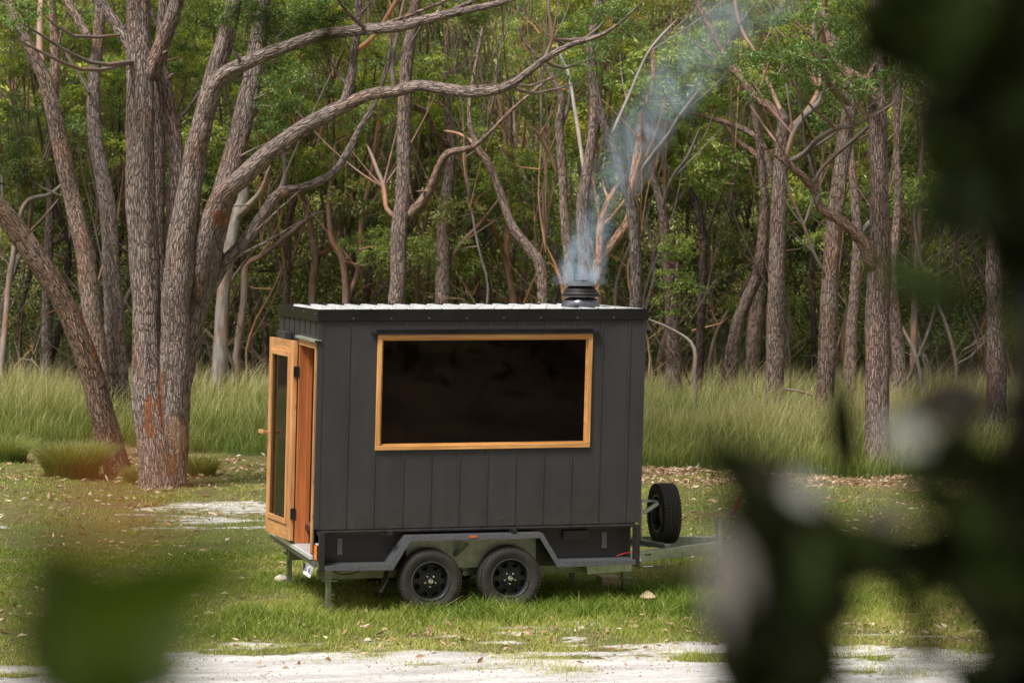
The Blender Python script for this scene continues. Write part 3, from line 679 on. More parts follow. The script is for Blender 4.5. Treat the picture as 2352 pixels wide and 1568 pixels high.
# suspension between the wheels
b = MB(); b.beam((.95, .22, zz(-.37)), (2.45, .22, zz(-.37)), .06, .04); b.box(1.565, 1.625, .15, .19, zz(-.52), zz(-.34)); b.cyl((1.595, .13, zz(-.50)), (1.595, .20, zz(-.50)), .03, 12); b.box(2.36, 2.43, .15, .19, zz(-.47), zz(-.33))
b.beam((1.0, .21, zz(-.46)), (1.55, .21, zz(-.44)), .05, .03); b.beam((1.63, .21, zz(-.44)), (2.2, .21, zz(-.46)), .05, .03)
b.build('leaf_spring', MAT['galvdull'], root, .003)
for wxp in (1.172, 2.017):
    b = MB(); b.cyl((wxp, .1, zz(-.535)), (wxp, 2.1, zz(-.535)), .028, 14); b.build('axle', MAT['galvdull'], root)
# wheels
def wheel(c, axis, name='wheel', r=.331, w=.205):
    """axis points to the outer face"""
    axis = np.asarray(axis, float)
    rt = empty(name, c); rt.parent = root
    prof = [(.205, -.085), (.235, -.098), (.27, -.104), (.30, -.100), (.320, -.086), (.327, -.070), (.329, -.052), (.322, -.050), (.322, -.046), (.330, -.044), (.331, -.018), (.323, -.016), (.323, -.012), (.331, -.010),
            (.331, .010), (.323, .012), (.323, .016), (.331, .018), (.330, .044), (.322, .046), (.322, .050), (.329, .052), (.327, .070), (.320, .086), (.303, .099), (.297, .101), (.27, .105), (.262, .1035), (.235, .099), (.205, .086), (.198, .07), (.198, -.07)]
    m = MB(); m.lathe(prof, (0, 0, 0), axis, 64, closed=True); ty = m.build('tyre', MAT['tyre'], rt, smooth=28)
    # side lugs of the tread
    t_ = np.array([0, 0, 1.]); a = np.cross(axis, t_); bb = np.cross(axis, a)
    for sgn in (1, -1):
        m = MB()
        for k in range(56):
            th = 2*math.pi*k/56
            cc = axis*(.083*sgn) + .3205*(math.cos(th)*a+math.sin(th)*bb)
            tang = -math.sin(th)*a+math.cos(th)*bb; rad = math.cos(th)*a+math.sin(th)*bb
            m.obox(cc, axis*.015, tang*.010, rad*.006)
        m.build('tread_lugs', MAT['tyre'], ty)
    m = MB(); m.lathe([(.206, .084), (.207, .094), (.196, .096), (.190, .088), (.186, .060), (.184, .03)], (0, 0, 0), axis, 48, caps=False)
    m.lathe([(.206, -.084), (.207, -.094), (.19, -.09), (.180, -.04), (.184, .03)], (0, 0, 0), axis, 48, caps=False)
    rm = m.build('rim', MAT['rimlip'], rt, smooth=35)
    # centre disc with eight D shaped holes
    m = MB(); N = 8; rin, rout = .088, .184
    def P(r_, th, h): return axis*h + r_*(math.cos(th)*a+math.sin(th)*bb)
    for k in range(N):
        t0 = 2*math.pi*k/N; tm = t0+math.pi/N; t1 = t0+2*math.pi/N
        hw = .30*math.pi/N*2*.5; ho = .40*math.pi/N*2*.5
        s0, s1 = tm-hw, tm+hw; o0, o1 = tm-ho*1.25, tm+ho*1.25
        A = [P(rin, t0, .052), P(rin, t1, .052), P(.184, t1, .030), P(.184, t0, .030), P(.118, tm-.13, .048), P(.118, tm+.13, .048), P(.160, tm+.26, .036), P(.160, tm-.26, .036), P(.184, tm-.26, .030), P(.184, tm+.26, .030), P(.168, tm-.05, .036), P(.168, tm+.05, .036)]
        m.add(A, [(0, 1, 5, 4), (1, 2, 9, 6, 5), (0, 4, 7, 8, 3), (7, 10, 11, 6, 9, 8)])
    m.lathe([(.089, .050), (.080, .064), (.055, .060), (.05, .052), (0, .052)], (0, 0, 0), axis, 32)
    m.lathe([(.178, .0), (.178, -.03), (.05, -.035), (0, -.035)], (0, 0, 0), axis, 24, caps=False)
    m.build('rim_spokes', MAT['rim'], rm, smooth=30)
    m = MB()
    for k in range(5):
        th = 2*math.pi*k/5+.3; cc = .058*(math.cos(th)*a+math.sin(th)*bb)
        m.lathe([(.011, 0), (.011, .016), (.006, .022), (0, .022)], cc+axis*.058, axis, 6)
    m.build('lug_nuts', MAT['chrome'], rm)
    m = MB(); m.lathe([(.028, 0), (.028, .030), (.024, .038), (0, .041)], axis*.058, axis, 20); m.build('hub_cap', MAT['chrome'], rm, smooth=30)
    return rt
wheel((1.172, -.035, zz(-.541)), (0, -1, 0)); wheel((2.017, -.035, zz(-.533)), (0, -1, 0))
wheel((1.172, 2.235, zz(-.541)), (0, 1, 0)); wheel((2.017, 2.235, zz(-.533)), (0, 1, 0))
spare = wheel((4.075, 1.10, zz(-.035)), (1, 0, 0), 'spare_wheel')
# drawbar
za = -.375
ap = np.array([5.05, 1.10, zz(za)])
dbo = MB(); dbo.beam((3.38, .30, zz(za-.04)), ap+np.array([0, -.04, 0]), .05, .115); dbo.beam((3.38, 1.90, zz(za-.04)), ap+np.array([0, .04, 0]), .05, .115)
dbo.beam((2.9, .12, zz(-.50)), (3.42, .22, zz(-.49)), .05, .09)
db = dbo.build('drawbar', MAT['galv'], root, .004)
m = MB(); m.box(5.0, 5.28, 1.03, 1.17, zz(-.34), zz(-.24)); m.cyl((4.86, 1.1, zz(-.29)), (5.02, 1.1, zz(-.29)), .05, 16); m.lathe([(.05, 0), (.055, .05), (.03, .09), (0, .1)], (5.28, 1.1, zz(-.30)), (1, 0, 0), 16)
m.build('coupling', MAT['galvdull'], db, .004)
m = MB(); m.beam((3.45, 1.95, zz(-.33)), (3.98, .68, zz(-.345)), .08, .05); m.beam((3.80, 1.10, zz(-.335)), (3.80, 1.10, zz(.13)), .12, .012, up=(1, 0, 0)); m.box(3.807, 4.0, 1.02, 1.18, zz(.10), zz(.112)); m.beam((3.82, 1.05, zz(-.02)), (3.98, 1.02, zz(.09)), .06, .04)
m.build('spare_wheel_bracket', MAT['galv'], db, .002)
m = MB(); m.cyl((4.62, .82, zz(-.50)), (4.62, .82, zz(-.09)), .042, 18); m.cyl((4.62, .82, zz(-.09)), (4.62, .82, zz(-.05)), .030, 14); m.cyl((4.62, .82, zz(-.065)), (4.82, .90, zz(-.065)), .009, 8); m.cyl((4.62, .82, zz(-.78)), (4.62, .82, zz(-.50)), .028, 12)
jk = m.build('jockey_stand', MAT['galv'], db, smooth=30)
m = MB(); m.lathe([(.0, -.03), (.06, -.03), (.10, -.02), (.10, .02), (.06, .03), (0, .03)], (4.60, .80, zz(-.765)), (0, -1, 0), 24); m.build('jockey_wheel', MAT['tyre'], jk, smooth=30)
m = MB(); m.lathe([(.045, .031), (.03, .036), (0, .036)], (4.60, .80, zz(-.765)), (0, -1, 0), 12); m.build('jockey_hub', MAT['chrome'], jk, smooth=30)
m = MB(); m.cyl((4.80, .92, zz(-.10)), (4.80, .92, zz(-.04)), .020, 12); m.cyl((4.80, .92, zz(-.04)), (4.80, .92, zz(.0)), .035, 14); m.build('jockey_handle', MAT['pinkp'], jk, smooth=30)
m = MB(); m.beam((4.84, 1.0, zz(-.05)), (4.93, 1.02, zz(.16)), .03, .018); m.build('brake_lever', MAT['redp'], db, .006)
m = MB(); m.beam((4.84, 1.0, zz(-.05)), (4.74, 1.0, zz(-.32)), .04, .01); m.beam((4.84, 1.0, zz(-.08)), (5.02, 1.02, zz(-.18)), .03, .01); m.build('brake_bracket', MAT['galvdull'], db)
m = MB(); pth = [np.array([4.72+.5*t, .98, zz(-.33+.22*math.sin(t*2.6)+.09*t)]) for t in np.linspace(0, 1, 12)]; m.tube(pth, .006, 6); m.cyl(pth[-1], pth[-1]+np.array([.05, 0, .03]), .022, 10); m.build('brake_cable', MAT['black'], db)
m = MB(); m.tube([(3.62, .33, zz(-.385)), (3.67, .26, zz(-.37)), (3.68, .26, zz(-.50)), (3.58, .27, zz(-.50))], .008, 6); m.cyl((3.50, .24, zz(-.45)), (3.53, .24, zz(-.45)), .06, 18); m.build('stabiliser_clamp', MAT['chrome'], db)
# corner jacks
def jack(x, y, ztop, foot=True):
    m = MB(); m.box(x-.026, x+.026, y-.026, y+.026, 0.01, zz(ztop)); m.box(x-.035, x+.035, y-.034, y+.034, zz(ztop-.13), zz(ztop))
    m.box(x-.055, x+.085, y-.05, y+.05, zz(ztop-.145), zz(ztop-.13)); m.cyl((x, y-.04, zz(ztop-.20)), (x, y+.04, zz(ztop-.20)), .009, 8)
    m.box(x-.06, x+.06, y-.06, y+.06, .0, .012)
    m.build('corner_jack', MAT['galvdull'], root, .002)
jack(.135, .04, -.385); jack(.12, 2.10, -.36); jack(3.42, .42, -.50); jack(3.15, 1.5, -.47)
# rear lamp and number plate
m = MB(); m.box(-.012, .055, -.1145, -.02, zz(-.30), zz(-.145)); m.build('lamp_housing', MAT['black'], root, .004)
m = MB(); m.box(-.030, -.0125, -.112, -.066, zz(-.295), zz(-.150)); tlr = m.build('tail_light', MAT['amber'], root, .003)
m = MB(); m.box(-.030, -.0125, -.0655, -.022, zz(-.295), zz(-.150)); m.build('stop_light', MAT['redlens'], root, .003)
m = MB(); m.box(-.012, .05, -.116, .0, zz(-.1445), zz(-.135)); m.build('lamp_top', MAT['roof'], root)
pc = np.array([-.045, .17, zz(-.425)]); au = np.array([.0, -.185, 0.]); av = np.array([.022, 0, .062]); an = unit(np.cross(au, av))
if an[0] > 0: an = -an
pm = MB(); pm.obox(pc, au, av, an*.0015); plate = pm.build('number_plate', MAT['white'], root, .001)
fc_ = bpy.data.curves.new('plate_text', 'FONT'); fc_.body = 'B57 4AU'; fc_.size = .098; fc_.align_x = 'CENTER'; fc_.align_y = 'CENTER'; fc_.extrude = .0006; fc_.offset = .0012
to = bpy.data.objects.new('plate_characters', fc_); COL.objects.link(to)
ex, ez = unit(au), unit(av)
bpy.context.view_layer.update()
dg = bpy.context.evaluated_depsgraph_get(); tm = bpy.data.meshes.new_from_object(to.evaluated_get(dg)); bpy.data.objects.remove(to)
tm.transform(Matrix([[ex[0], ez[0], an[0], 0], [ex[1], ez[1], an[1], 0], [ex[2], ez[2], an[2], 0], [0, 0, 0, 1]]))
tm.transform(Matrix.Translation(Vector(tuple(pc+an*.0025))))
tm.materials.clear(); tm.materials.append(MAT['ink']); link('plate_characters', tm, None, plate)
m = MB(); m.box(-.052, -.043, .372, .43, zz(-.47), zz(-.38)); m.build('plate_lamp', MAT['black'], plate, .003)

# smoke
def smoke():
    k = NT('chimney_smoke'); v = k.n('ShaderNodeTexCoord').outputs['Object']
    sep = k.n('ShaderNodeSeparateXYZ'); k.t.links.new(v, sep.inputs[0]); X_, Y_, Z_ = sep.outputs
    wz = k.n('ShaderNodeTexNoise'); wz.inputs['Scale'].default_value = 1.5; wz.inputs['Detail'].default_value = 3; k.t.links.new(v, wz.inputs['Vector'])
    wob = k.n('ShaderNodeVectorMath', operation='MULTIPLY_ADD'); k.t.links.new(wz.outputs['Color'], wob.inputs[0]); wob.inputs[1].default_value = (.62, .5, .3); wob.inputs[2].default_value = (-.31, -.25, -.15)
    sepw = k.n('ShaderNodeSeparateXYZ'); k.t.links.new(wob.outputs[0], sepw.inputs[0])
    amp = k.math('MULTIPLY_ADD', Z_, .36, .22)
    # centre line drifts towards the drawbar as it rises
    xc = k.math('MULTIPLY_ADD', k.math('POWER', k.math('MAXIMUM', Z_, 0.), 1.5), .34, -.02)
    rad = k.math('ADD', k.math('MULTIPLY_ADD', Z_, .17, .17), k.math('MULTIPLY', k.math('POWER', 2.718, k.math('MULTIPLY', k.math('MAXIMUM', Z_, 0.), -3.2)), .17))
    dx = k.math('ADD', k.math('SUBTRACT', X_, xc), k.math('MULTIPLY', sepw.outputs[0], amp))
    dy = k.math('ADD', Y_, k.math('MULTIPLY', sepw.outputs[1], amp))
    r = k.math('DIVIDE', k.math('SQRT', k.math('ADD', k.math('MULTIPLY', dx, dx), k.math('MULTIPLY', dy, dy))), rad)
    fall = k.math('SUBTRACT', 1., r, clamp=True)
    n1 = k.noise(k.scale(v, 1, 1, .5), 3.6, 5, .62, 2.0)
    dn = k.math('MULTIPLY', k.math('SUBTRACT', n1, .43, clamp=True), 6.0)
    topf = k.math('DIVIDE', 1., k.math('MULTIPLY_ADD', k.math('MAXIMUM', Z_, 0.), 1.7, .20))
    bot = k.math('MULTIPLY', k.math('ADD', Z_, .02), 6., clamp=True)
    hi = k.math('MULTIPLY', k.math('SUBTRACT', 3.6, Z_), 1.2, clamp=True)
    d = k.math('MULTIPLY', k.math('MULTIPLY', k.math('MULTIPLY', fall, dn), topf), k.math('MULTIPLY', bot, hi))
    pv = k.n('ShaderNodeVolumePrincipled'); pv.inputs['Color'].default_value = (.62, .80, .98, 1); pv.inputs['Anisotropy'].default_value = .1
    k.t.links.new(k.math('MULTIPLY', d, SMOKE), pv.inputs['Density'])
    k.t.links.new(pv.outputs[0], k.out.inputs['Volume']); return k.m
SMOKE = 4.6
sm_o = MB()
V = [(-.6, -.6, -.16), (.65, -.6, -.16), (.65, .6, -.16), (-.6, .6, -.16), (.8, -1., 3.6), (3.2, -1., 3.6), (3.2, 1., 3.6), (.8, 1., 3.6)]
sm_o.add(V, [(0, 3, 2, 1), (4, 5, 6, 7), (0, 1, 5, 4), (1, 2, 6, 5), (2, 3, 7, 6), (3, 0, 4, 7)])
so_ = sm_o.build('smoke', smoke()); so_.location = (cx, cyy, zz(2.47))
tag(so_, 'thin bluish wood smoke drifting up from the chimney cowl', 'smoke', kind='stuff')

# ------------------------------------------------------------------ small things on the ground
def ground_thing(name, px, py, build, label, cat):
    p = on_z(px, py, flatz); z = float(gz(p[0], p[1])); m = MB(); build(m); o = m.build(name[0], name[1], None, smooth=50); o.location = (p[0], p[1], z)
    tag(o, label, cat); return o
def rock(r, sy=.7, sz=.55, seed=1):
    def f(m):
        rr = random.Random(seed); V = []; Fs = []
        for i in range(7):
            ph = math.pi*i/6
            for j in range(9):
                th = 2*math.pi*j/9; k_ = r*(.8+.4*rr.random())
                V.append((k_*math.sin(ph)*math.cos(th), k_*sy*math.sin(ph)*math.sin(th), k_*sz*math.cos(ph)+r*sz*.5))
        for i in range(6):
            for j in range(9): Fs.append((i*9+j, (i+1)*9+j, (i+1)*9+(j+1) % 9, i*9+(j+1) % 9))
        m.add(V, Fs)
    return f
mr = on_z(1487, 1386, flatz); mz = float(gz(mr[0], mr[1]))
mu = empty('mushroom', (mr[0], mr[1], mz)); tag(mu, 'large pale conical mushroom in the green grass right of the trailer wheels', 'mushroom')
m = MB(); m.lathe([(0, .145), (.022, .140), (.055, .118), (.088, .088), (.092, .080), (.080, .076), (.03, .085), (0, .085)], (0, 0, 0), (0, 0, 1), 24, caps=False); m.build('cap', MAT['mush'], mu, smooth=60)
m = MB(); m.lathe([(.016, -.02), (.013, .04), (.015, .09)], (0, 0, 0), (0, 0, 1), 12); m.build('stem', MAT['mush'], mu, smooth=60)
ground_thing(('rock', MAT['stone']), 646, 1338, rock(.075, .7, .7, 3), 'pale angular rock lying in grass under the open door', 'rock')
ground_thing(('rock', MAT['stone']), 845, 1572*.93, rock(.035, .7, .7, 5), 'small pale stone on the grass edge below the trailer wheels', 'rock')
def blk(m): m.box(-.10, .10, -.12, .12, 0, .10)
MAT['blockwood'] = m_simple('pale_block_timber', (.62, .48, .30), .7, 0, .2, 10, .2)
o = ground_thing(('wooden_block', MAT['blockwood']), 1372, 1345, blk, 'pale timber block sitting in the grass under the trailer front', 'wooden block'); o.location.x += .12

# ------------------------------------------------------------------ trees
def catmull(P, step):
    P = np.asarray(P, float)
    if len(P) < 3:
        n = max(2, int(np.linalg.norm(P[1, :3]-P[0, :3])/step)); t = np.linspace(0, 1, n+1)[:, None]; return P[0]*(1-t)+P[1]*t
    Q = np.vstack([2*P[0]-P[1], P, 2*P[-1]-P[-2]]); out = []
    for i in range(1, len(Q)-2):
        n = max(1, int(np.linalg.norm(Q[i+1, :3]-Q[i, :3])/step)); t = (np.arange(n)/n)[:, None]
        a, b, c, d = Q[i-1], Q[i], Q[i+1], Q[i+2]
        out.append(.5*(2*b+(c-a)*t+(2*a-5*b+4*c-d)*t*t+(3*b-a-3*c+d)*t**3))
    out.append(Q[-2][None]); return np.vstack(out)
_bc = [0.]
STRIP = []      # (point, across, along, tone) patches where the bark has come away
for px, py, rx, ry, tn in [(412, 1000, 17, 46, 1.), (400, 985, 16, 20, .9), (345, 955, 13, 52, .45), (372, 925, 8, 60, .5), (508, 498, 15, 20, .5), (395, 1070, 14, 30, .7), (196, 805, 20, 26, .5), (168, 745, 12, 20, .5), (232, 905, 12, 30, .45), (262, 1040, 14, 26, .45), (640, 445, 8, 12, .9)]:
    d_ = float((on_z(px, 1112, .02)-CAM)@CF) if px > 300 else float((on_z(270, 1085, .02)-CAM)@CF)
    STRIP.append((at(px, py, 42.4), rx*42.4/F, ry*42.4/F, tn))
def limb_mesh(path, seg=12, step=.12, rough=.125, flare=0.):
    """path rows x,y,z,radius -> tube with ridged, lumpy bark"""
    C = catmull(path, step); n = len(C); c, r = C[:, :3].copy(), np.maximum(C[:, 3], .003)
    s = np.concatenate([[0], np.cumsum(np.linalg.norm(np.diff(c, axis=0), axis=1))]); _bc[0] += 7.3; off = _bc[0]
    wob = np.stack([fbm(s*1.1+off, off+0*s, 0, 3), fbm(s*1.1+off, off+5+0*s, 0, 4), 0*s+.5], -1)-.5
    w0 = np.minimum(1, s*2)[:, None]; c = c+wob*w0*(np.minimum(r, .05)[:, None]*1.3)
    if flare: r = r*(1+flare*np.exp(-np.maximum(c[:, 2]-c[0, 2], 0)/.28))
    T = unit(np.gradient(c, axis=0)) if n > 1 else np.array([[0, 0, 1.]])
    ref = np.array([.31, .83, .12]); A = unit(np.cross(T, ref)); B = np.cross(T, A)
    th = np.linspace(0, 2*np.pi, seg, endpoint=False)
    ct, st_ = np.cos(th)[None, :], np.sin(th)[None, :]
    lump = fbm(ct*1.3+off, st_*1.3, (s*1.2)[:, None], 21, 3)-.5
    ridge = noise(ct*4.5+off, st_*4.5, (s*1.6)[:, None], 23)-.5
    rr = r[:, None]*(1+rough*2.2*lump+rough*1.1*ridge)
    rr[-1] *= .3
    if not flare: rr *= (np.clip((s[-1]-s)/(.12*s[-1]+1e-6), .15, 1)**.6)[:, None]
    if not flare: rr *= np.sqrt(np.clip((s+.02)/np.maximum(r*1.3, .02), .05, 1))[:, None]
    V = c[:, None]+rr[..., None]*(ct[..., None]*A[:, None]+st_[..., None]*B[:, None])
    bc = np.stack([ct*r[:, None]+off, st_*r[:, None]+0*s[:, None], np.broadcast_to(s[:, None]+off, rr.shape)], -1)
    idx = np.arange(n*seg).reshape(n, seg); nx_ = np.roll(idx, -1, 1)
    Q = np.stack([idx[:-1], nx_[:-1], nx_[1:], idx[1:]], -1).reshape(-1, 4)
    return V.reshape(-1, 3), Q, bc.reshape(-1, 3)
def strip_of(V):
    out = np.zeros(len(V))
    if np.linalg.norm(V[0]-STRIP[0][0]) > 12: return out
    jig = fbm(V[:, 0]*9, V[:, 1]*9, V[:, 2]*5, 71, 3)-.5
    for p, rx, rz_, tn in STRIP:
        d = V-p; a = d@CR/rx; b = d[:, 2]/rz_; c = np.abs(d@CF) < 1.6
        f = np.clip(1.35-np.sqrt(a*a+b*b)+jig*1.6, 0, 1)*c; out = np.where(f > .35, np.maximum(out, tn), out)
    return out
def limbs_obj(name, limbs, mat, parent, base, color, **kw):
    V, Q, B, b = [], [], [], 0
    for L in limbs:
        k2 = dict(kw); 
        if isinstance(L, tuple): L, extra = L; k2.update(extra)
        v, q, bc = limb_mesh(L, **k2); V.append(v); Q.append(q+b); B.append(bc); b += len(v)
    me = tri_mesh(name, np.concatenate(V)-base, np.concatenate(Q), {'bc': np.concatenate(B), 'st': strip_of(np.concatenate(V))}, True)
    o = link(name, me, mat, parent); o.color = (*color, 1); return o
WS = [1.0]
def px_path(pts, d0, d1=None, seedoff=0):
    """picture rows x,y,width at depth d0..d1 -> world rows"""
    d1 = d0 if d1 is None else d1; n = len(pts); out = []
    for i, (x, y, w) in enumerate(pts):
        d = d0+(d1-d0)*i/max(1, n-1); out.append([*at(x, y, d), WS[0]*w/2*d/F])
    return np.array(out)
def to_ground(path):
    p = path[0].copy(); u_, v_ = uv_of(p[:3]); gzz = float(height(u_, v_))-.08
    if p[2]-gzz > .06:
        q = p.copy(); dirx = path[0, :2]-path[1, :2]; dz = max(.3, path[1, 2]-path[0, 2]); f_ = min(.5, (p[2]-gzz)/dz)
        q[:2] += dirx*f_*.6; q[2] = gzz; q[3] *= 1.12; return np.vstack([q, path])
    return path

# leaf clumps: a few meshes that every crown copies
def clump_mesh(seed, R=.62, sprays=26, per=24, L=.125, flat=.62):
    global rng
    keep_ = rng; rng = np.random.default_rng(seed)
    c = unit(rng.normal(size=(sprays, 3)))*(R*rng.uniform(.35, 1.0, (sprays, 1))**.7)*np.array([1, 1, flat])
    outd = unit(c+np.array([0, 0, .1])); P = np.repeat(c, per, 0); O = np.repeat(outd, per, 0); n = len(P)
    P = P+rng.normal(size=(n, 3))*np.array([.085, .085, .055]); D = unit(O*.7+rng.normal(size=(n, 3))*.65+np.array([0, 0, -.55]))
    tone = np.repeat(rng.uniform(-.22, .28, sprays), per)
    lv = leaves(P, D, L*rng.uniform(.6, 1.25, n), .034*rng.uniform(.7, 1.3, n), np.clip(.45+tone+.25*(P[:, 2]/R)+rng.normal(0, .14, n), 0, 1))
    # twigs
    s_ = unit(rng.normal(size=(sprays, 3)))*.005; core = c*.1+np.array([0, 0, -.25*R])
    Vt = np.stack([core-s_, core+s_, c], 1).reshape(-1, 3); Tt = np.arange(sprays*3).reshape(-1, 3)
    V, T, C = merge([lv, (Vt, Tt, np.zeros(len(Vt)))]); K = np.zeros(len(V)); K[len(lv[0]):] = 1
    rng = keep_
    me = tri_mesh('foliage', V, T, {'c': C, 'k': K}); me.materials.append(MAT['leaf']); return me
CL = [clump_mesh(100+i, .62, 26, 24) for i in range(6)] + [clump_mesh(200+i, .55, 15, 20, .14, .8) for i in range(3)]
TREES = []          # root, list of trunk sample points
def foliage(root_, p, scale, color, mi=None):
    base = np.array(root_.location); me = CL[mi if mi is not None else random.randrange(len(CL))]
    o = bpy.data.objects.new('foliage', me); COL.objects.link(o); o.parent = root_; o.location = tuple(np.asarray(p)-base)
    o.rotation_euler = (random.uniform(-.3, .3), random.uniform(-.3, .3), random.uniform(0, 6.28)); o.scale = (scale*random.uniform(.85, 1.2), scale*random.uniform(.85, 1.2), scale*random.uniform(.75, 1.05)); o.color = (*color, 1)
    return o
def make_tree(label, trunk, branches=(), color=(.22, .165, .14), bcolor=None, mat='bark', group=None, seg=14, step=.10, flare=.25, name='gum_tree', cat='tree'):
    """trunk / branches: world paths"""
    trunk = [to_ground(t_) if k_ == 0 else t_ for k_, t_ in enumerate(trunk)]
    base = trunk[0][0, :3].copy(); rt = empty(name, base); tag(rt, label, cat, group)
    L = [(t_, dict(flare=flare if k_ == 0 else .001, seg=seg)) for k_, t_ in enumerate(trunk)]
    limbs_obj('trunk', L, MAT[mat], rt, base, color, step=step)
    for b_ in branches:
        bm = 'gum' if b_[:, 3].max() < .07 else mat
        bc_ = np.array(bcolor or color)
        if bm == 'gum' and b_[:, 3].max() < .055 and random.random() < .6: bc_ = np.array(random.choice([(.46, .30, .18), (.33, .30, .28), (.11, .085, .07), (.24, .20, .18), (.34, .22, .16), (.20, .17, .15)]))
        tw_ = [b_]; n_ = len(b_)
        if n_ > 3:
            for q_ in range(random.choice([2, 3, 4]) if b_[:, 3].max() < .12 else 1):
                j = random.randrange(1, n_-1); t0 = b_[j]; dd_ = unit(b_[j+1, :3]-b_[j, :3]); sd_ = unit(dd_+CR*random.choice([-1, 1])*random.uniform(.5, 1.3)+np.array([0, 0, random.uniform(.0, .7)])+CF*random.uniform(-.5, .5))
                L_ = random.uniform(.5, 1.7)*min(1.4, np.linalg.norm(b_[-1, :3]-t0[:3])+.4); bend_ = np.array([0, 0, random.uniform(.0, .35)])+CR*random.uniform(-.25, .25); r_ = min(.03, t0[3]*.5)
                tw_.append(np.array([[*(t0[:3]+sd_*L_*f_+bend_*L_*f_*f_), r_*(1-.75*f_)] for f_ in (0, .3, .65, 1.)]))
        if bm == mat and n_ > 4:
            for q_ in range(3):
                j = random.randrange(1, n_-1); t0 = b_[j]; sd_ = unit(unit(b_[j+1, :3]-b_[j, :3])*.6+CR*random.uniform(-1, 1)+np.array([0, 0, random.uniform(-.6, 1)])-CF*.3); r_ = t0[3]*random.uniform(.25, .45); L_ = t0[3]+random.uniform(.06, .28)
                tw_.append(np.array([[*(t0[:3]+sd_*L_*f_), r_*(1-.25*f_)] for f_ in (0, .5, 1.)]))
        limbs_obj('branch', tw_, MAT[bm], rt, base, tuple(bc_), seg=max(5, seg//2), step=step*1.3)
    pts = np.vstack([catmull(t_, .5) for t_ in list(trunk)+list(branches)]); TREES.append([rt, pts, bcolor or color]); return rt

GREY, BROWN, DARK, PINK, PALE = (.25, .20, .18), (.21, .155, .13), (.11, .08, .07), (.31, .23, .195), (.33, .29, .265)
# --- the big many stemmed tree on the left
WS[0] = .93
D1 = float((on_z(378, 1112, flatz)-CAM)@CF)
T = lambda pts, d0=D1, d1=None: px_path(pts, d0, d1)
big = [T([(368, 1118, 104), (362, 1030, 100), (347, 930, 92), (338, 800, 76), (331, 600, 70), (324, 400, 72), (322, 200, 68), (318, 60, 58), (312, -80, 54)]),
       T([(402, 1108, 58), (398, 950, 72), (402, 800, 74), (405, 650, 74), (425, 480, 64), (455, 330, 54), (490, 190, 48), (525, 60, 42), (552, -80, 36)], D1, D1-.8),
       T([(398, 1085, 34), (406, 960, 50), (424, 800, 68), (464, 640, 72), (505, 480, 62), (535, 370, 58), (566, 238, 50), (592, 110, 42), (606, -60, 36)], D1-.1, D1+.9)]
bigb = [T([(410, 660, 44), (402, 480, 44), (407, 400, 42), (398, 290, 40), (375, 190, 38), (356, 110, 30)], D1+.5, D1+.3),
        T([(372, 700, 40), (362, 560, 42), (360, 400, 40), (362, 230, 36), (372, 80, 30), (380, -60, 26)], D1+.7, D1+1.1),
        T([(338, 190, 44), (362, 130, 42), (388, 60, 37), (414, -20, 33), (430, -80, 30)], D1, D1-.5),
        T([(318, 140, 34), (284, 80, 29), (250, 32, 26), (215, -20, 24), (195, -60, 22)], D1, D1+.5),
        T([(462, 310, 24), (480, 240, 36), (505, 180, 38), (560, 148, 34), (640, 115, 31), (740, 80, 29), (840, 68, 28), (920, 60, 26), (1000, 40, 22), (1130, 12, 17), (1250, -20, 13)], D1-.5, D1-2.2),
        T([(452, 690, 34), (466, 590, 54), (505, 462, 54), (560, 405, 46), (620, 350, 42), (700, 293, 40), (775, 252, 38), (850, 218, 31), (905, 212, 30), (960, 198, 30), (1020, 204, 27), (1100, 212, 25), (1170, 196, 21), (1250, 138, 17), (1310, 105, 14), (1400, 70, 11), (1490, -10, 7)], D1-.1, D1-2.6),
        T([(788, 250, 28), (800, 205, 25), (812, 130, 21), (822, 40, 17), (826, -60, 14)], D1-1.1, D1-1.2),
        T([(815, 120, 15), (860, 82, 13), (900, 20, 11), (930, -40, 9)], D1-1.1, D1-1.6),
        T([(448, 740, 20), (482, 660, 32), (520, 600, 32), (560, 558, 31), (600, 500, 28), (640, 446, 24), (700, 430, 22), (760, 400, 19), (800, 350, 17), (832, 290, 15), (862, 240, 14), (890, 150, 11), (900, 60, 9)], D1+.2, D1+2.0),
        T([(640, 446, 14), (655, 400, 12), (652, 350, 10), (668, 290, 8)], D1+1, D1+1.5),
        T([(1250, 138, 9), (1268, 90, 8), (1262, 30, 7), (1258, -40, 6)], D1-2, D1-2),
        T([(905, 212, 12), (902, 150, 10), (915, 60, 9), (930, -10, 8)], D1-1.4, D1-1.2)]
bt = make_tree('massive many stemmed gum with furrowed bark left of the cabin door', big, bigb, (.275, .215, .192), None, 'bark', seg=40, step=.045, flare=.12)
# stripped patches on its bole
MAT['scar'] = m_simple('stripped_wood', (.50, .33, .21), .8, 0, .35, 12, .5)
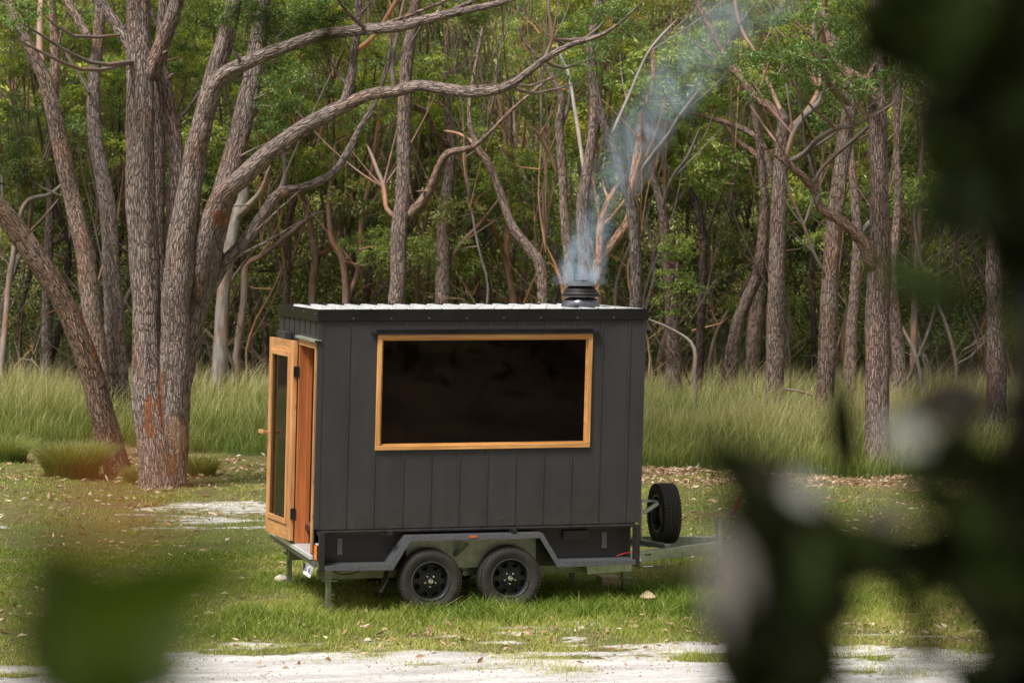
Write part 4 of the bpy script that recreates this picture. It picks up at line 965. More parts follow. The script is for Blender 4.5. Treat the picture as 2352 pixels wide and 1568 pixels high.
# --- leaning trunk and its neighbours
T2d = float((on_z(270, 1085, flatz)-CAM)@CF)
make_tree('single trunk leaning steeply left with reddish peeling bark', [px_path([(274, 1092, 62), (238, 965, 60), (202, 832, 58), (152, 700, 56), (80, 585, 54), (0, 485, 50), (-90, 395, 48), (-170, 320, 44)], T2d, T2d-1.2)], (), (.25, .165, .125), seg=30, step=.06)
HAND = [
 ('pale forked trunk behind the leaning tree, splitting in two near the top left', 52, [(228, 872, 52), (203, 640, 50), (172, 480, 44), (136, 320, 42), (110, 205, 36), (72, 120, 30), (32, 40, 24), (0, -50, 20)], [[(122, 250, 28), (128, 120, 24), (120, 20, 20), (112, -60, 16)], [(98, 175, 18), (92, 90, 16), (96, -40, 12)]], PINK),
 ('slightly curved brown trunk just left of the massive gum', 52.6, [(268, 872, 58), (258, 650, 46), (246, 460, 40), (218, 310, 35), (214, 200, 31), (226, 80, 28), (232, -60, 24)], [[(206, 92, 22), (178, 42, 20), (140, -20, 16)], [(205, 215, 10), (176, 160, 9), (150, 120, 8)]], GREY),
 ('smooth grey trunk showing between the massive gum and the cabin roof', 56, [(505, 842, 40), (512, 680, 32), (538, 520, 34), (560, 450, 30), (552, 380, 22), (566, 280, 16), (580, 120, 12)], [[(545, 500, 20), (600, 440, 16), (622, 380, 12)]], PALE),
 ('thin pale stem bending right above the open cabin door', 57, [(543, 838, 20), (560, 690, 18), (566, 610, 17), (598, 590, 14), (660, 540, 12), (720, 495, 10), (748, 484, 6)], [[(600, 585, 7), (640, 520, 6), (652, 452, 4)], [(700, 510, 6), (708, 470, 5), (690, 430, 4)]], PINK),
 ('straight dark barked trunk rising behind the left half of the cabin roof', 54, [(905, 860, 52), (910, 690, 45), (917, 560, 42), (926, 430, 38), (930, 250, 34), (936, 120, 32), (948, 50, 28), (962, -60, 24)], [[(930, 505, 28), (955, 480, 27), (985, 440, 25), (1008, 385, 24), (1030, 352, 20), (1085, 338, 13), (1120, 310, 10), (1190, 240, 8), (1300, 150, 6)], [(912, 500, 14), (888, 480, 12), (880, 430, 12), (862, 380, 10), (842, 330, 8)]], (.25, .19, .165)),
 ('stout brown trunk behind the roof centre left, forked with a pale upper stem', 57, [(1022, 860, 40), (1018, 700, 37), (1020, 560, 34), (1022, 470, 32), (1032, 400, 27), (1036, 335, 23), (1028, 250, 18), (1022, 180, 14), (1030, 60, 11)], [[(1034, 340, 20), (1005, 310, 16), (978, 260, 14), (950, 240, 10)], [(1020, 620, 14), (1060, 560, 12), (1110, 505, 10), (1160, 440, 7)]], BROWN),
 ('S shaped reddish trunk curving up from behind the roof centre', 53.5, [(1246, 860, 30), (1247, 690, 27), (1240, 610, 27), (1205, 560, 24), (1172, 510, 20), (1148, 440, 19), (1122, 375, 19), (1096, 335, 17), (1078, 270, 11), (1086, 190, 9), (1110, 60, 7)], [[(1096, 335, 9), (1060, 310, 8), (1018, 300, 7)]], PINK),
 ('grey trunk standing directly left of the chimney smoke', 55, [(1305, 860, 30), (1308, 640, 26), (1300, 520, 24), (1292, 400, 22), (1284, 290, 20), (1290, 230, 16), (1260, 160, 12), (1215, 110, 9), (1190, 60, 7)], [[(1284, 300, 11), (1305, 250, 9), (1312, 180, 8)], [(1280, 400, 14), (1262, 350, 12), (1240, 310, 10), (1225, 290, 8)]], PINK),
 ('tall trunk rising straight behind the chimney cowl', 52.5, [(1352, 860, 44), (1350, 690, 38), (1340, 560, 33), (1338, 460, 30), (1350, 380, 27), (1362, 290, 24), (1362, 200, 22), (1350, 120, 20), (1366, 30, 17), (1378, -60, 15)], [], (.27, .20, .175)),
 ('bare white dead limb hanging beside the trunk behind the chimney', 54, [(1346, 860, 14), (1346, 640, 12), (1348, 520, 9), (1341, 400, 9), (1332, 330, 9), (1318, 240, 8), (1308, 175, 7), (1288, 130, 6), (1278, 100, 4)], [], (.60, .58, .56)),
 ('dark curving trunk to the right of the chimney and smoke', 51.5, [(1458, 860, 32), (1460, 690, 29), (1458, 560, 28), (1450, 490, 26), (1418, 370, 22), (1388, 285, 20), (1368, 200, 18), (1362, 110, 17), (1376, 0, 15), (1390, -60, 13)], [[(1400, 320, 8), (1440, 230, 8), (1490, 120, 7), (1560, 40, 6)]], (.17, .14, .125)),
 ('leaning forked trunk seen through the chimney smoke', 54.6, [(1372, 860, 30), (1370, 640, 28), (1388, 590, 26), (1418, 545, 24), (1446, 500, 22), (1452, 420, 20), (1466, 330, 18), (1480, 240, 15), (1498, 200, 12), (1500, 100, 9)], [[(1450, 470, 16), (1462, 400, 14), (1478, 330, 13), (1472, 250, 12)], [(1476, 388, 13), (1510, 345, 13), (1540, 305, 12), (1560, 268, 10), (1610, 200, 7)], [(1376, 610, 20), (1380, 520, 18), (1400, 460, 14), (1420, 420, 10)]], (.46, .28, .18)),
 ('straight trunk just past the right edge of the cabin', 56, [(1546, 868, 38), (1541, 700, 32), (1532, 600, 28), (1520, 480, 24), (1498, 400, 18), (1490, 300, 14), (1500, 180, 10)], [[(1520, 480, 12), (1545, 410, 10), (1580, 360, 8), (1610, 290, 6)]], BROWN),
 ('narrow dark trunk second from the right edge of the cabin', 57.5, [(1606, 868, 24), (1611, 700, 22), (1612, 560, 21), (1605, 480, 18), (1580, 420, 12), (1560, 350, 8)], [[(1612, 560, 12), (1640, 490, 10), (1668, 420, 8)]], DARK),
 ('trunk leaning right and joining higher growth, standing in front of green scrub', 56.5, [(1676, 868, 42), (1688, 770, 34), (1712, 690, 30), (1742, 620, 28), (1756, 500, 24), (1752, 400, 20), (1740, 300, 16), (1722, 200, 12)], [], BROWN),
 ('upright greyish trunk close behind the leaning one right of the cabin', 57, [(1727, 868, 36), (1737, 700, 34), (1752, 560, 31), (1762, 420, 26), (1764, 380, 22), (1740, 320, 18), (1690, 290, 14), (1630, 272, 10), (1570, 255, 7)], [[(1764, 400, 18), (1730, 350, 13), (1690, 320, 11), (1660, 270, 8)]], (.28, .20, .17)),
 ('thick ridged trunk in the meadow, left one of the three nearest on the right', 52.5, [(1776, 905, 48), (1781, 760, 44), (1784, 640, 42), (1786, 500, 40), (1792, 400, 35), (1797, 330, 32), (1802, 268, 27), (1796, 250, 24)], [[(1802, 285, 26), (1772, 250, 23), (1735, 225, 21), (1700, 180, 17), (1660, 120, 14), (1620, 50, 13), (1585, -40, 11)], [(1800, 310, 16), (1845, 265, 14), (1880, 210, 13), (1885, 160, 12), (1870, 90, 10), (1866, -20, 8)], [(1800, 270, 12), (1770, 200, 11), (1740, 130, 10), (1700, 60, 9), (1680, -40, 7)], [(1797, 340, 8), (1770, 310, 7), (1720, 240, 6)]], (.225, .165, .14)),
 ('ridged trunk in the meadow, middle one of the three nearest on the right', 50, [(1893, 938, 50), (1900, 780, 45), (1906, 640, 41), (1916, 520, 39), (1932, 400, 36), (1944, 300, 36), (1950, 220, 32), (1940, 150, 26), (1900, 70, 22), (1850, 0, 18), (1830, -60, 16)], [[(1890, 620, 9), (1868, 580, 8), (1846, 520, 8), (1820, 460, 7), (1800, 400, 7)], [(1950, 240, 20), (1900, 180, 16), (1890, 80, 14), (1900, -30, 12)]], (.20, .145, .12)),
 ('broad straight trunk in the meadow with a crooked limb reaching left, nearest on the right', 45.5, [(2013, 1035, 66), (2014, 850, 60), (2016, 700, 58), (2021, 560, 52), (2018, 400, 46), (2014, 250, 42), (2014, 100, 38), (2014, -60, 34)], [[(2010, 620, 44), (1990, 570, 36), (1962, 535, 30), (1920, 500, 27), (1886, 482, 24), (1872, 440, 22), (1848, 410, 21), (1822, 385, 19), (1806, 360, 15)], [(1812, 372, 17), (1850, 352, 15), (1880, 320, 14), (1920, 296, 13), (1960, 288, 11), (2000, 270, 8)], [(1806, 362, 14), (1822, 310, 13), (1846, 270, 12), (1880, 238, 12), (1892, 190, 11), (1876, 110, 9), (1870, 20, 8)], [(1868, 448, 11), (1880, 400, 11), (1905, 370, 11), (1950, 330, 10), (1996, 290, 9), (2050, 240, 8)], [(2014, 230, 36), (1985, 190, 30), (1945, 165, 26), (1920, 130, 20), (1900, 60, 16), (1880, -30, 13)]], (.215, .155, .135)),
 ('slimmer smooth trunk between the middle and the nearest meadow trunks', 55, [(1952, 880, 32), (1956, 780, 29), (1964, 640, 27), (1970, 540, 25), (1962, 440, 22), (1958, 380, 19), (1956, 300, 15), (1970, 200, 11)], [[(1970, 540, 14), (2000, 510, 12), (2040, 480, 10)]], PINK),
 ('trunk close behind the nearest meadow trunk, flaring right at its foot', 54, [(2066, 885, 40), (2060, 780, 33), (2052, 660, 27), (2056, 560, 24), (2064, 440, 20), (2060, 300, 16), (2070, 120, 12)], [], BROWN),
 ('slender straight stem further right with a leafy tuft', 58, [(2095, 880, 18), (2100, 720, 18), (2106, 580, 16), (2116, 470, 13), (2118, 380, 10), (2130, 200, 7)], [[(2103, 640, 9), (2130, 560, 8), (2170, 500, 7), (2210, 460, 5)]], PINK),
 ('thick blurred trunk at the far right of the meadow', 47, [(2285, 1000, 52), (2290, 800, 48), (2284, 640, 44), (2290, 400, 40), (2296, 100, 34), (2300, -60, 30)], [], (.18, .135, .12)),
 ('thin dark stem at the far left edge of the picture', 57, [(4, 868, 16), (12, 740, 15), (30, 600, 14), (58, 470, 12), (118, 445, 10), (170, 400, 8)], [[(40, 560, 7), (100, 500, 6), (140, 450, 5)]], PALE),
 ('brown trunk standing between the left picture edge and the pale forked trunk', 59, [(104, 868, 28), (108, 700, 25), (112, 540, 23), (116, 420, 18), (112, 300, 14), (96, 160, 11)], [[(88, 600, 14), (130, 555, 13), (200, 530, 12), (280, 500, 8)]], GREY),
 ('trunk behind the roof directly left of the straight dark barked one', 59, [(655, 860, 22), (660, 640, 20), (664, 500, 18), (700, 380, 13), (742, 280, 11), (760, 200, 9), (800, 60, 7)], [], BROWN),
 ('kinked pinkish trunk rising behind the left part of the roof', 58, [(722, 860, 20), (716, 690, 19), (722, 590, 18), (705, 480, 15), (690, 420, 12), (730, 330, 10), (760, 180, 8)], [[(722, 590, 9), (770, 560, 8), (780, 500, 6)]], PINK),
 ('double stem wavy trunk midway between the open door and the chimney', 57.4, [(790, 860, 20), (795, 680, 18), (788, 600, 17), (762, 540, 14), (758, 450, 12), (772, 330, 10)], [[(795, 690, 16), (822, 620, 14), (830, 500, 12), (852, 400, 10), (870, 250, 8)]], (.30, .20, .165)),
 ('reddish trunk right of the S shaped one behind the roof', 58.6, [(1190, 860, 20), (1180, 700, 18), (1164, 600, 16), (1165, 480, 13), (1160, 330, 10), (1140, 200, 8)], [[(1165, 600, 9), (1130, 520, 8), (1090, 470, 7)]], (.34, .21, .16)),
]
for lab, d, tr, brs, colr in HAND:
    dd = random.uniform(-.8, .8)
    make_tree(lab, [px_path(tr, d, d+dd)], [px_path(b_, d+random.uniform(-.2, .2), d+random.uniform(-1.6, 1.6)) for b_ in brs], colr, tuple(np.array(colr)*np.array([1.35, 1.22, 1.12])), 'gum' if tr[0][2] < 21 or colr == PALE else 'bark', seg=24 if d < 54 else 14, step=.09)
NHAND = len(TREES); WS[0] = 1.
# --- slender trees deeper in the forest
SPOTS = [('left picture edge', 0), ('pale forked trunk', 170), ('massive gum', 380), ('open door', 620), ('left roof corner', 760), ('dark barked trunk', 915), ('roof centre', 1080), ('S shaped trunk', 1240), ('chimney', 1345), ('right roof corner', 1480), ('leaning right trunk', 1700), ('left meadow trunk', 1780), ('middle meadow trunk', 1900), ('nearest meadow trunk', 2015), ('far right trunk', 2290)]
xs = list(np.linspace(-60, 2420, 66)) + list(np.linspace(-40, 2400, 46)); used = set()
THIN = [('grey pink', (.25, .20, .175)), ('pale grey', (.29, .265, .25)), ('dull grey', (.17, .145, .13)), ('orange streaked', (.44, .29, .18)), ('dark', (.10, .08, .065)), ('brown', (.20, .15, .125))]
TONES = [('reddish', (.26, .165, .13)), ('grey', (.24, .21, .19)), ('dark', (.085, .065, .055)), ('pinkish', (.30, .23, .20)), ('orange streaked', (.40, .25, .15)), ('brown', (.17, .125, .105)), ('grey brown', (.19, .16, .14)), ('pale', (.40, .36, .33)), ('dull brown', (.14, .11, .09))]
for i, x0 in enumerate(xs):
    x0 += random.uniform(-16, 16); d = random.choice([57.5, 59, 60, 62, 64, 66])+random.uniform(0, 1.8); wdt = random.choice([8, 10, 12, 14, 16, 20])*60/d
    thin = i >= 66
    if thin: d = random.uniform(55.5, 64); wdt = random.choice([5, 6, 7, 8, 9])*58/d
    yb = 448+F*(CAM[2]-.0)/d; lean = random.uniform(-75, 75)*(1.6 if thin else 1); cr = random.uniform(14, 46)*(1.5 if thin else 1)
    pts = []; x = x0; yfork = random.uniform(640, 300) if thin else random.uniform(560, 330)
    ys_ = np.linspace(yb, yfork, 6)
    for j, yy in enumerate(ys_):
        pts.append((x0+lean*(j/5)+cr*math.sin(j*1.3+i)*(.3 if j < 1 else 1)*.6, yy, wdt*(1-.06*j)))
    xf, yf, wf_ = pts[-1]; brs = []
    for b in range(random.choice([3, 4, 4, 5])):
        dirx = random.uniform(-1, 1)*(150 if b else 60); q = [(xf, yf+6*b, wf_*.75)]; up = yf+60
        for j in range(1, 6): q.append((xf+dirx*(j/5)**.85+random.uniform(-12, 12), yf+6*b-up*j/5+random.uniform(-14, 14), wf_*(.72-.11*j)))
        brs.append(px_path(q, d, d+random.uniform(-2, 2)))
    for b in range(4):
        j = random.randrange(1, 5); q = [(pts[j][0], pts[j][1], wf_*.5)]; sx = random.choice([-1, 1]); 
        for jj in range(1, 4): q.append((pts[j][0]+sx*jj*random.uniform(14, 34), pts[j][1]-jj*random.uniform(14, 40), wf_*(.42-.1*jj)))
        brs.append(px_path(q, d, d+random.uniform(-1, 1)))
    tn, colr = random.choice(THIN if thin else TONES)
    nm, nx0 = min(SPOTS, key=lambda a: abs(a[1]-x0)); side = 'left of' if x0 < nx0-12 else ('right of' if x0 > nx0+12 else 'directly behind')
    leanw = 'leaning left' if lean < -25 else ('leaning right' if lean > 25 else 'nearly upright'); size = 'crooked' if thin else 'spindly' if wdt < 10 else ('slim' if wdt < 15 else 'sturdy'); deep = 'deep in forest' if d > 64 else 'at forest edge'
    lab = f'{size} {tn} gum {leanw} {deep}, {side} the {nm}'
    for extra in ('', ' again', ' in scrub', ' among saplings'):
        if lab+extra not in used: lab += extra; break
    used.add(lab)
    make_tree(lab, [px_path(pts, d)], brs, colr, tuple(np.array(colr)*np.array([1.3, 1.15, 1.05])), 'gum' if wdt < 13 else 'bark', group='slender gums deeper in the forest', seg=8, step=.25, flare=.15)

# --- crowns: leaf clumps joined to the nearest tree by a thin branch
PTS = np.vstack([t_[1][:, :3] for t_ in TREES]); OWN = np.concatenate([np.full(len(t_[1]), k_) for k_, t_ in enumerate(TREES)])
twigs = {}
def add_clump(p, scale, color, connect=True, own=None):
    p = np.asarray(p, float)
    w = np.linalg.norm((PTS-p)*np.array([1, 1, .8]), axis=1) + 1.2*np.maximum(0, PTS[:, 2]-p[2]+.2) + (0 if own is None else 99*(OWN != own))
    k_ = int(np.argmin(w)); ow = int(OWN[k_])
    o = foliage(TREES[ow][0], p, scale, color)
    q = PTS[k_]; L = np.linalg.norm(p-q)
    if connect and .3 < L < 5:
        mid = (p+q)/2+np.array([random.uniform(-.2, .2), random.uniform(-.2, .2), -.12*L]); r = .012+.006*L
        twigs.setdefault(ow, []).append(np.array([[*q, r*1.3], [*mid, r], [*(p+np.array([0, 0, -.1])), r*.5]]))
    return o
def gcol():
    t_ = random.random()
    if t_ < .42: return (1.4, 1.38, .9)
    if t_ < .70: return (.95, 1.05, .9)
    if t_ < .88: return (.60, .72, .70)
    return (1.0, .85, .7)
ncl = 0
for _ in range(2300):
    px = random.uniform(-60, 2420); py = random.uniform(-140, 660); d = random.choice([random.uniform(56, 61), random.uniform(60.5, 76), random.uniform(60.5, 76)])
    prob = 1.0 if py < 300 else max(0, 1-(py-300)/330)
    nzv = float(fbm(px/170., py/120., d*.12, 44)); 
    if random.random() > prob*(.35+2.6*max(0, nzv-.36)): continue
    gc = gcol(); gk = 1.28 if py < 330 else (1.0 if py < 430 else .85)  # brighter tint higher up: light on the upper canopy put into leaf colour
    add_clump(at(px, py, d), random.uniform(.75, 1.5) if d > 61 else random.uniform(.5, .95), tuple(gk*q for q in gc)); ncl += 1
# clumps of the nearer trees that the photograph shows
for px, py, d, s_ in [(1330, 60, 42, .55), (1300, 150, 41.5, .45), (1380, 110, 42, .5), (1345, 170, 41.8, .4), (1400, 20, 42, .5), (640, 230, 43, .55), (660, 180, 43, .5), (625, 60, 42, .7), (680, 60, 42, .7), (560, 30, 41.5, .6), (10, 60, 40, .55), (40, 30, 40, .5), (90, 10, 41, .5), (1880, 130, 44, .8), (1800, 150, 44, .8), (1740, 190, 44.5, .7), (1940, 190, 44, .8), (1830, 60, 44, .9), (1970, 100, 44, .9), (1900, 30, 44, .8), (2060, 170, 44.5, .7), (1700, 130, 46, .6), (640, 300, 43, .45), (610, 150, 42.4, .5), (700, 20, 42, .7), (760, 20, 42, .6)]:
    add_clump(at(px, py, d), s_, (.75, .95, .85))
for px, py, d, s_ in [(860, 580, 56, .6), (880, 545, 56, .5), (975, 590, 55, .6), (960, 560, 55, .5), (1060, 560, 56, .4), (1545, 640, 55, .6), (1560, 580, 55, .6), (1535, 700, 55, .5), (1575, 660, 55, .5), (1550, 560, 55, .5), (2115, 640, 57, .6), (2070, 460, 57, .9), (2140, 430, 57, .9), (1990, 600, 56, .5), (1880, 545, 56, .6), (1850, 480, 57, .7), (720, 420, 58, .9), (680, 390, 58, .8), (760, 400, 58, .8), (1180, 400, 57, .9), (1230, 380, 57, .8), (1130, 420, 57, .8), (1650, 360, 56, 1.), (1610, 400, 56, .9), (1470, 220, 55, 1.2), (1520, 150, 56, 1.3), (1560, 190, 56, 1.1), (1690, 700, 58, .5), (1830, 690, 58, .4), (560, 640, 58, .4), (815, 560, 57, .5), (1210, 600, 58, .5), (440, 440, 55, .6)]:
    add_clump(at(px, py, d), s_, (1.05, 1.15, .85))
# unseen high canopy above the picture, added to shade the forest
for _ in range(95):
    px = random.uniform(-500, 2900); d = random.uniform(53, 80); p = at(px, -150, d); p[2] += random.uniform(.3, 6.5)
    add_clump(p, random.uniform(2.2, 3.4), gcol(), False)
for _ in range(26):
    p = at(random.uniform(100, 1300), -160, D1+random.uniform(-2, 4)); p[2] += random.uniform(.3, 2.5); add_clump(p, random.uniform(1.3, 2.), (.85, .95, .85), False, own=0)
for ow, tw in twigs.items():
    rt, _, colr = TREES[ow]; [limbs_obj('branch', [t2], MAT['gum'], rt, np.array(rt.location), colr, seg=5, step=.35, rough=.04) for t2 in tw]

# --- undergrowth and the leafy hillside
def cloud(n, region, L, W, seed, cscale, thr, warp=1.):
    v = region(n); nn = fbm(v[:, 0]*cscale, v[:, 1]*cscale, v[:, 2]*cscale*1.3, seed, 4); keep = nn > thr; v = v[keep]; nn = nn[keep]; n = len(v)
    D = unit(rng.normal(size=(n, 3))+np.array([0, 0, .5*warp])); tone = fbm(v[:, 0]*.45, v[:, 1]*.45, v[:, 2]*.7, seed+5, 3)
    return leaves(v, D, L*rng.uniform(.6, 1.4, n), W*rng.uniform(.6, 1.3, n), np.clip(.5+2.6*(tone-.5)+rng.normal(0, .13, n), 0, 1))
def reg_under(n):
    v = 61.5+14*rng.random(n)**1.2; u = rng.uniform(-1, 1, n)*(v*.185+2); w_ = rng.random(n) < .14; u = np.where(w_, np.sign(u)*(v*.185+2+rng.uniform(0, 16, n)), u); x, y = of_uv(u, v); hmax = 1.6+3.6*fbm(u*.30, v*.30, 0, 71)
    return np.stack([x, y, height(u, v)+hmax*rng.random(n)**.8*1.15], -1)
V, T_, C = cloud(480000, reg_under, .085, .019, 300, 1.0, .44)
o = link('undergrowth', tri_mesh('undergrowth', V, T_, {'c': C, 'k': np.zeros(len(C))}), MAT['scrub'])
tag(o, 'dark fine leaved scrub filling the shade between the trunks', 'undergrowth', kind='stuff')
def reg_hill(n):
    v = rng.uniform(76, 125, n); u = rng.uniform(-1, 1, n)*(v*.19+3); w_ = rng.random(n) < .22; u = np.where(w_, np.sign(u)*(v*.19+3+rng.uniform(0, 26, n)), u); x, y = of_uv(u, v); hmax = 1.2+4.5*fbm(u*.16, v*.16, 0, 73)
    return np.stack([x, y, height(u, v)+hmax*rng.random(n)**.6], -1)
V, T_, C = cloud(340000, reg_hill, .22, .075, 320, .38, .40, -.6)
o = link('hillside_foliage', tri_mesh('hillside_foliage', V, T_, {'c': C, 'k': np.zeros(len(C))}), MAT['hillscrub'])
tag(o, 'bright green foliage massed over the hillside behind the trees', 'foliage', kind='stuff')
# unseen woodland added on the camera's side for dark reflections and shade
def reg_side(n):
    v = rng.uniform(-9, 13, n); u = rng.choice([-1, 1], n)*rng.uniform(9, 34, n); x, y = of_uv(u, v)
    return np.stack([x, y, height(u, v)+rng.uniform(0, 12, n)], -1)
def reg_back(n):
    a = rng.uniform(0, 1, n); v = rng.uniform(-34, -9, n); u = rng.uniform(-60, 60, n); x, y = of_uv(u, v)
    return np.stack([x, y, height(u, v)+rng.uniform(0, 13, n)*(.7+.6*fbm(u*.1, v*.1, 0, 5))], -1)
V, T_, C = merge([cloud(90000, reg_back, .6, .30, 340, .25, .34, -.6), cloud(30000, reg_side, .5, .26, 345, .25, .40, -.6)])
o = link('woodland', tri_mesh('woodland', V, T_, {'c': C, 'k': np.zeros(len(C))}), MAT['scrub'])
tag(o, 'unseen dark woodland added on the near side of the clearing', 'woodland', kind='stuff')

# ------------------------------------------------------------------ foreground shrubs, out of focus
def big_leaf(base, axis, up, L, W, curl=.15, nl=8):
    axis = unit(np.asarray(axis, float)); up = np.asarray(up, float); side = unit(np.cross(axis, up)); nn = np.cross(side, axis); V = []
    for i in range(nl+1):
        t_ = i/nl; w = W/2*math.sin(math.pi*min(1, t_*1.02+.02))**.75*(1.15-.3*t_)
        c = base+axis*L*t_-nn*L*curl*t_*t_
        V += [c-side*w+nn*w*.25, c, c+side*w+nn*w*.25]
    Fs = []
    for i in range(nl):
        for j in (0, 1): Fs.append((3*i+j, 3*i+j+1, 3*i+j+4, 3*i+j+3))
    return V, Fs
class LB:
    def __init__(s): s.V = []; s.F = []; s.C = []
    def leaf(s, *a, c=.5, **k):
        V, Fs = big_leaf(*a, **k); b = len(s.V); s.V += V; s.F += [tuple(b+i for i in f) for f in Fs]; s.C += [c]*len(V)
    def pxleaf(s, x0, y0, x1, y1, w, d, tilt=.35, c=None, curl=None):
        """a leaf from one picture position to another, w wide, at depth d"""
        a, b = at(x0, y0, d), at(x1, y1, d+random.uniform(-.05, .05)); L = np.linalg.norm(b-a)
        up = -CF+tilt*unit(rng.normal(size=3))*1.2
        s.leaf(a, b-a, up, L, w*d/F, c=random.random() if c is None else c, curl=random.uniform(-.08, .12) if curl is None else curl)
    def build(s, name, mat, parent, base):
        me = tri_mesh(name, np.array(s.V)-base, np.array(s.F), {'c': np.array(s.C), 'k': np.zeros(len(s.C))}, True); return link(name, me, mat, parent)
# right hand shrub
fb = at(2250, 4500, 2.3); u_, v_ = uv_of(fb); fb[2] = float(height(u_, v_))-.1
fg = empty('foreground_shrub', fb); tag(fg, 'dark out of focus leafy shrub filling the right foreground', 'shrub')
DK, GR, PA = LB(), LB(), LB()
for x0, y0, x1, y1, w, d in [(1600, 1010, 2030, 1300, 130, 1.9), (1640, 1040, 1900, 1260, 120, 2.0), (1700, 1120, 2060, 1330, 120, 1.9), (1980, 1230, 2300, 1330, 90, 1.9), (2040, 1290, 2330, 1240, 90, 2.0), (2060, 1000, 2300, 1090, 90, 1.9), (2230, 1010, 2330, 1200, 100, 1.9), (1870, 1480, 2000, 1620, 60, 1.9), (2050, 1350, 2150, 1480, 50, 2.0), (1620, 1030, 2010, 1290, 120, 1.75), (1640, 1060, 1960, 1230, 110, 1.8), (1560, 1160, 1860, 1205, 46, 1.9), (1480, 1308, 1700, 1290, 50, 1.85), (1560, 1432, 1740, 1420, 60, 1.8), (1700, 1230, 1990, 1330, 130, 1.7), (1720, 1280, 1800, 1600, 150, 1.8), (1790, 1290, 1850, 1620, 150, 1.75), (1690, 1330, 1700, 1600, 90, 1.9), (1640, 1450, 1760, 1640, 110, 1.8), (1860, 1260, 2080, 1200, 90, 1.7), (1980, 1240, 2200, 1310, 110, 1.75), (2000, 1270, 2160, 1250, 90, 1.8), (2080, 1180, 2250, 1100, 90, 1.7), (1960, 1330, 1850, 1480, 80, 1.8),
                               (2050, 960, 2230, 900, 70, 1.8), (2140, 900, 2330, 960, 90, 1.7), (2080, 1000, 2250, 1080, 80, 1.8), (2290, 600, 2350, 860, 46, 1.9), (2180, 1330, 2330, 1480, 120, 1.7), (2060, 1560, 2200, 1390, 60, 1.7), (2100, 1480, 2260, 1560, 60, 1.8), (1960, 1640, 2130, 1500, 50, 1.8), (1930, 870, 1945, 1120, 70, 2.6), (1925, 840, 1935, 1040, 34, 2.4), (2220, 1500, 2400, 1620, 70, 1.8), (2010, 90, 1950, 170, 60, 2.2), (1960, 60, 2080, 170, 90, 2.)]:
    DK.pxleaf(x0, y0, x1, y1, w, d)
def inpoly(x, y, P):
    c = False
    for i in range(len(P)):
        (x1, y1), (x2, y2) = P[i-1], P[i]
        if (y1 > y) != (y2 > y) and x < (x2-x1)*(y-y1)/(y2-y1)+x1: c = not c
    return c
REG = [([(2020, -80), (2460, -80), (2460, 640), (2330, 600), (2250, 500), (2190, 420), (2120, 330), (2160, 230), (2110, 130), (2020, 60)], 170, DK, 1.5, 2.6),
       ([(2290, 1010), (2460, 960), (2460, 1640), (2270, 1640), (2230, 1480), (2270, 1380), (2200, 1260), (2280, 1120)], 80, DK, 1.5, 2.4),
       ([(1720, 1240), (1900, 1300), (1880, 1640), (1700, 1640), (1690, 1440)], 46, DK, 1.6, 2.2),
       ([(1900, 1240), (2200, 1230), (2230, 1330), (2000, 1360)], 12, DK, 1.6, 2.2),
       ([(2350, 420), (2460, 420), (2460, 980), (2360, 900)], 8, DK, 1.6, 2.4)]
for P_, n_, lb_, da, db_ in REG:
    xa, xb = min(p[0] for p in P_), max(p[0] for p in P_); ya, yb_ = min(p[1] for p in P_), max(p[1] for p in P_); k_ = 0
    while k_ < n_:
        x, y = random.uniform(xa, xb), random.uniform(ya, yb_)
        if not inpoly(x, y, P_): continue
        k_ += 1; an_ = random.uniform(0, 6.28); L = random.uniform(120, 240); d = random.uniform(da, db_)
        lb = GR if random.random() < .28 else DK
        lb.pxleaf(x-math.cos(an_)*L/2, y-math.sin(an_)*L/2, x+math.cos(an_)*L/2, y+math.sin(an_)*L/2, L*random.uniform(.35, .5), d)
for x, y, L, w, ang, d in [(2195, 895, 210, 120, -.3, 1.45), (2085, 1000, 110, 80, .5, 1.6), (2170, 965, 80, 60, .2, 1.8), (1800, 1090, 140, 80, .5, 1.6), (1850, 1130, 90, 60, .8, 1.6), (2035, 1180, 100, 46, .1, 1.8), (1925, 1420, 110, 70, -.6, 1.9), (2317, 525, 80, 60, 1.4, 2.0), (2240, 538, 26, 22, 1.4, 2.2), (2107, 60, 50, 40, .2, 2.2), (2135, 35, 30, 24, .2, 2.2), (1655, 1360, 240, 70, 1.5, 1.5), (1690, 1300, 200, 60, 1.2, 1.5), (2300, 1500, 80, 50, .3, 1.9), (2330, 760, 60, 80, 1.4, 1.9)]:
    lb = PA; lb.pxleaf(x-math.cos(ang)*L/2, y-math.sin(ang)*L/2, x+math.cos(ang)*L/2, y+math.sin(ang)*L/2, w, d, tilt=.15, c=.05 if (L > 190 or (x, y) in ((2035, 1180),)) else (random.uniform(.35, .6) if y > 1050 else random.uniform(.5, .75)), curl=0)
for x, y, L, w, ang in [(1920, 1300, 110, 90, .3), (1850, 1400, 200, 100, 1.2), (1800, 1480, 200, 110, 1.3), (2180, 700, 340, 60, .05), (2120, 640, 260, 90, .3), (2200, 420, 200, 100, .4), (2150, 500, 160, 80, .9), (2250, 1420, 200, 90, 1.), (2120, 1100, 150, 70, .1), (2200, 1000, 160, 80, 2.)]:
    GR.pxleaf(x-math.cos(ang)*L/2, y-math.sin(ang)*L/2, x+math.cos(ang)*L/2, y+math.sin(ang)*L/2, w, 1.8)
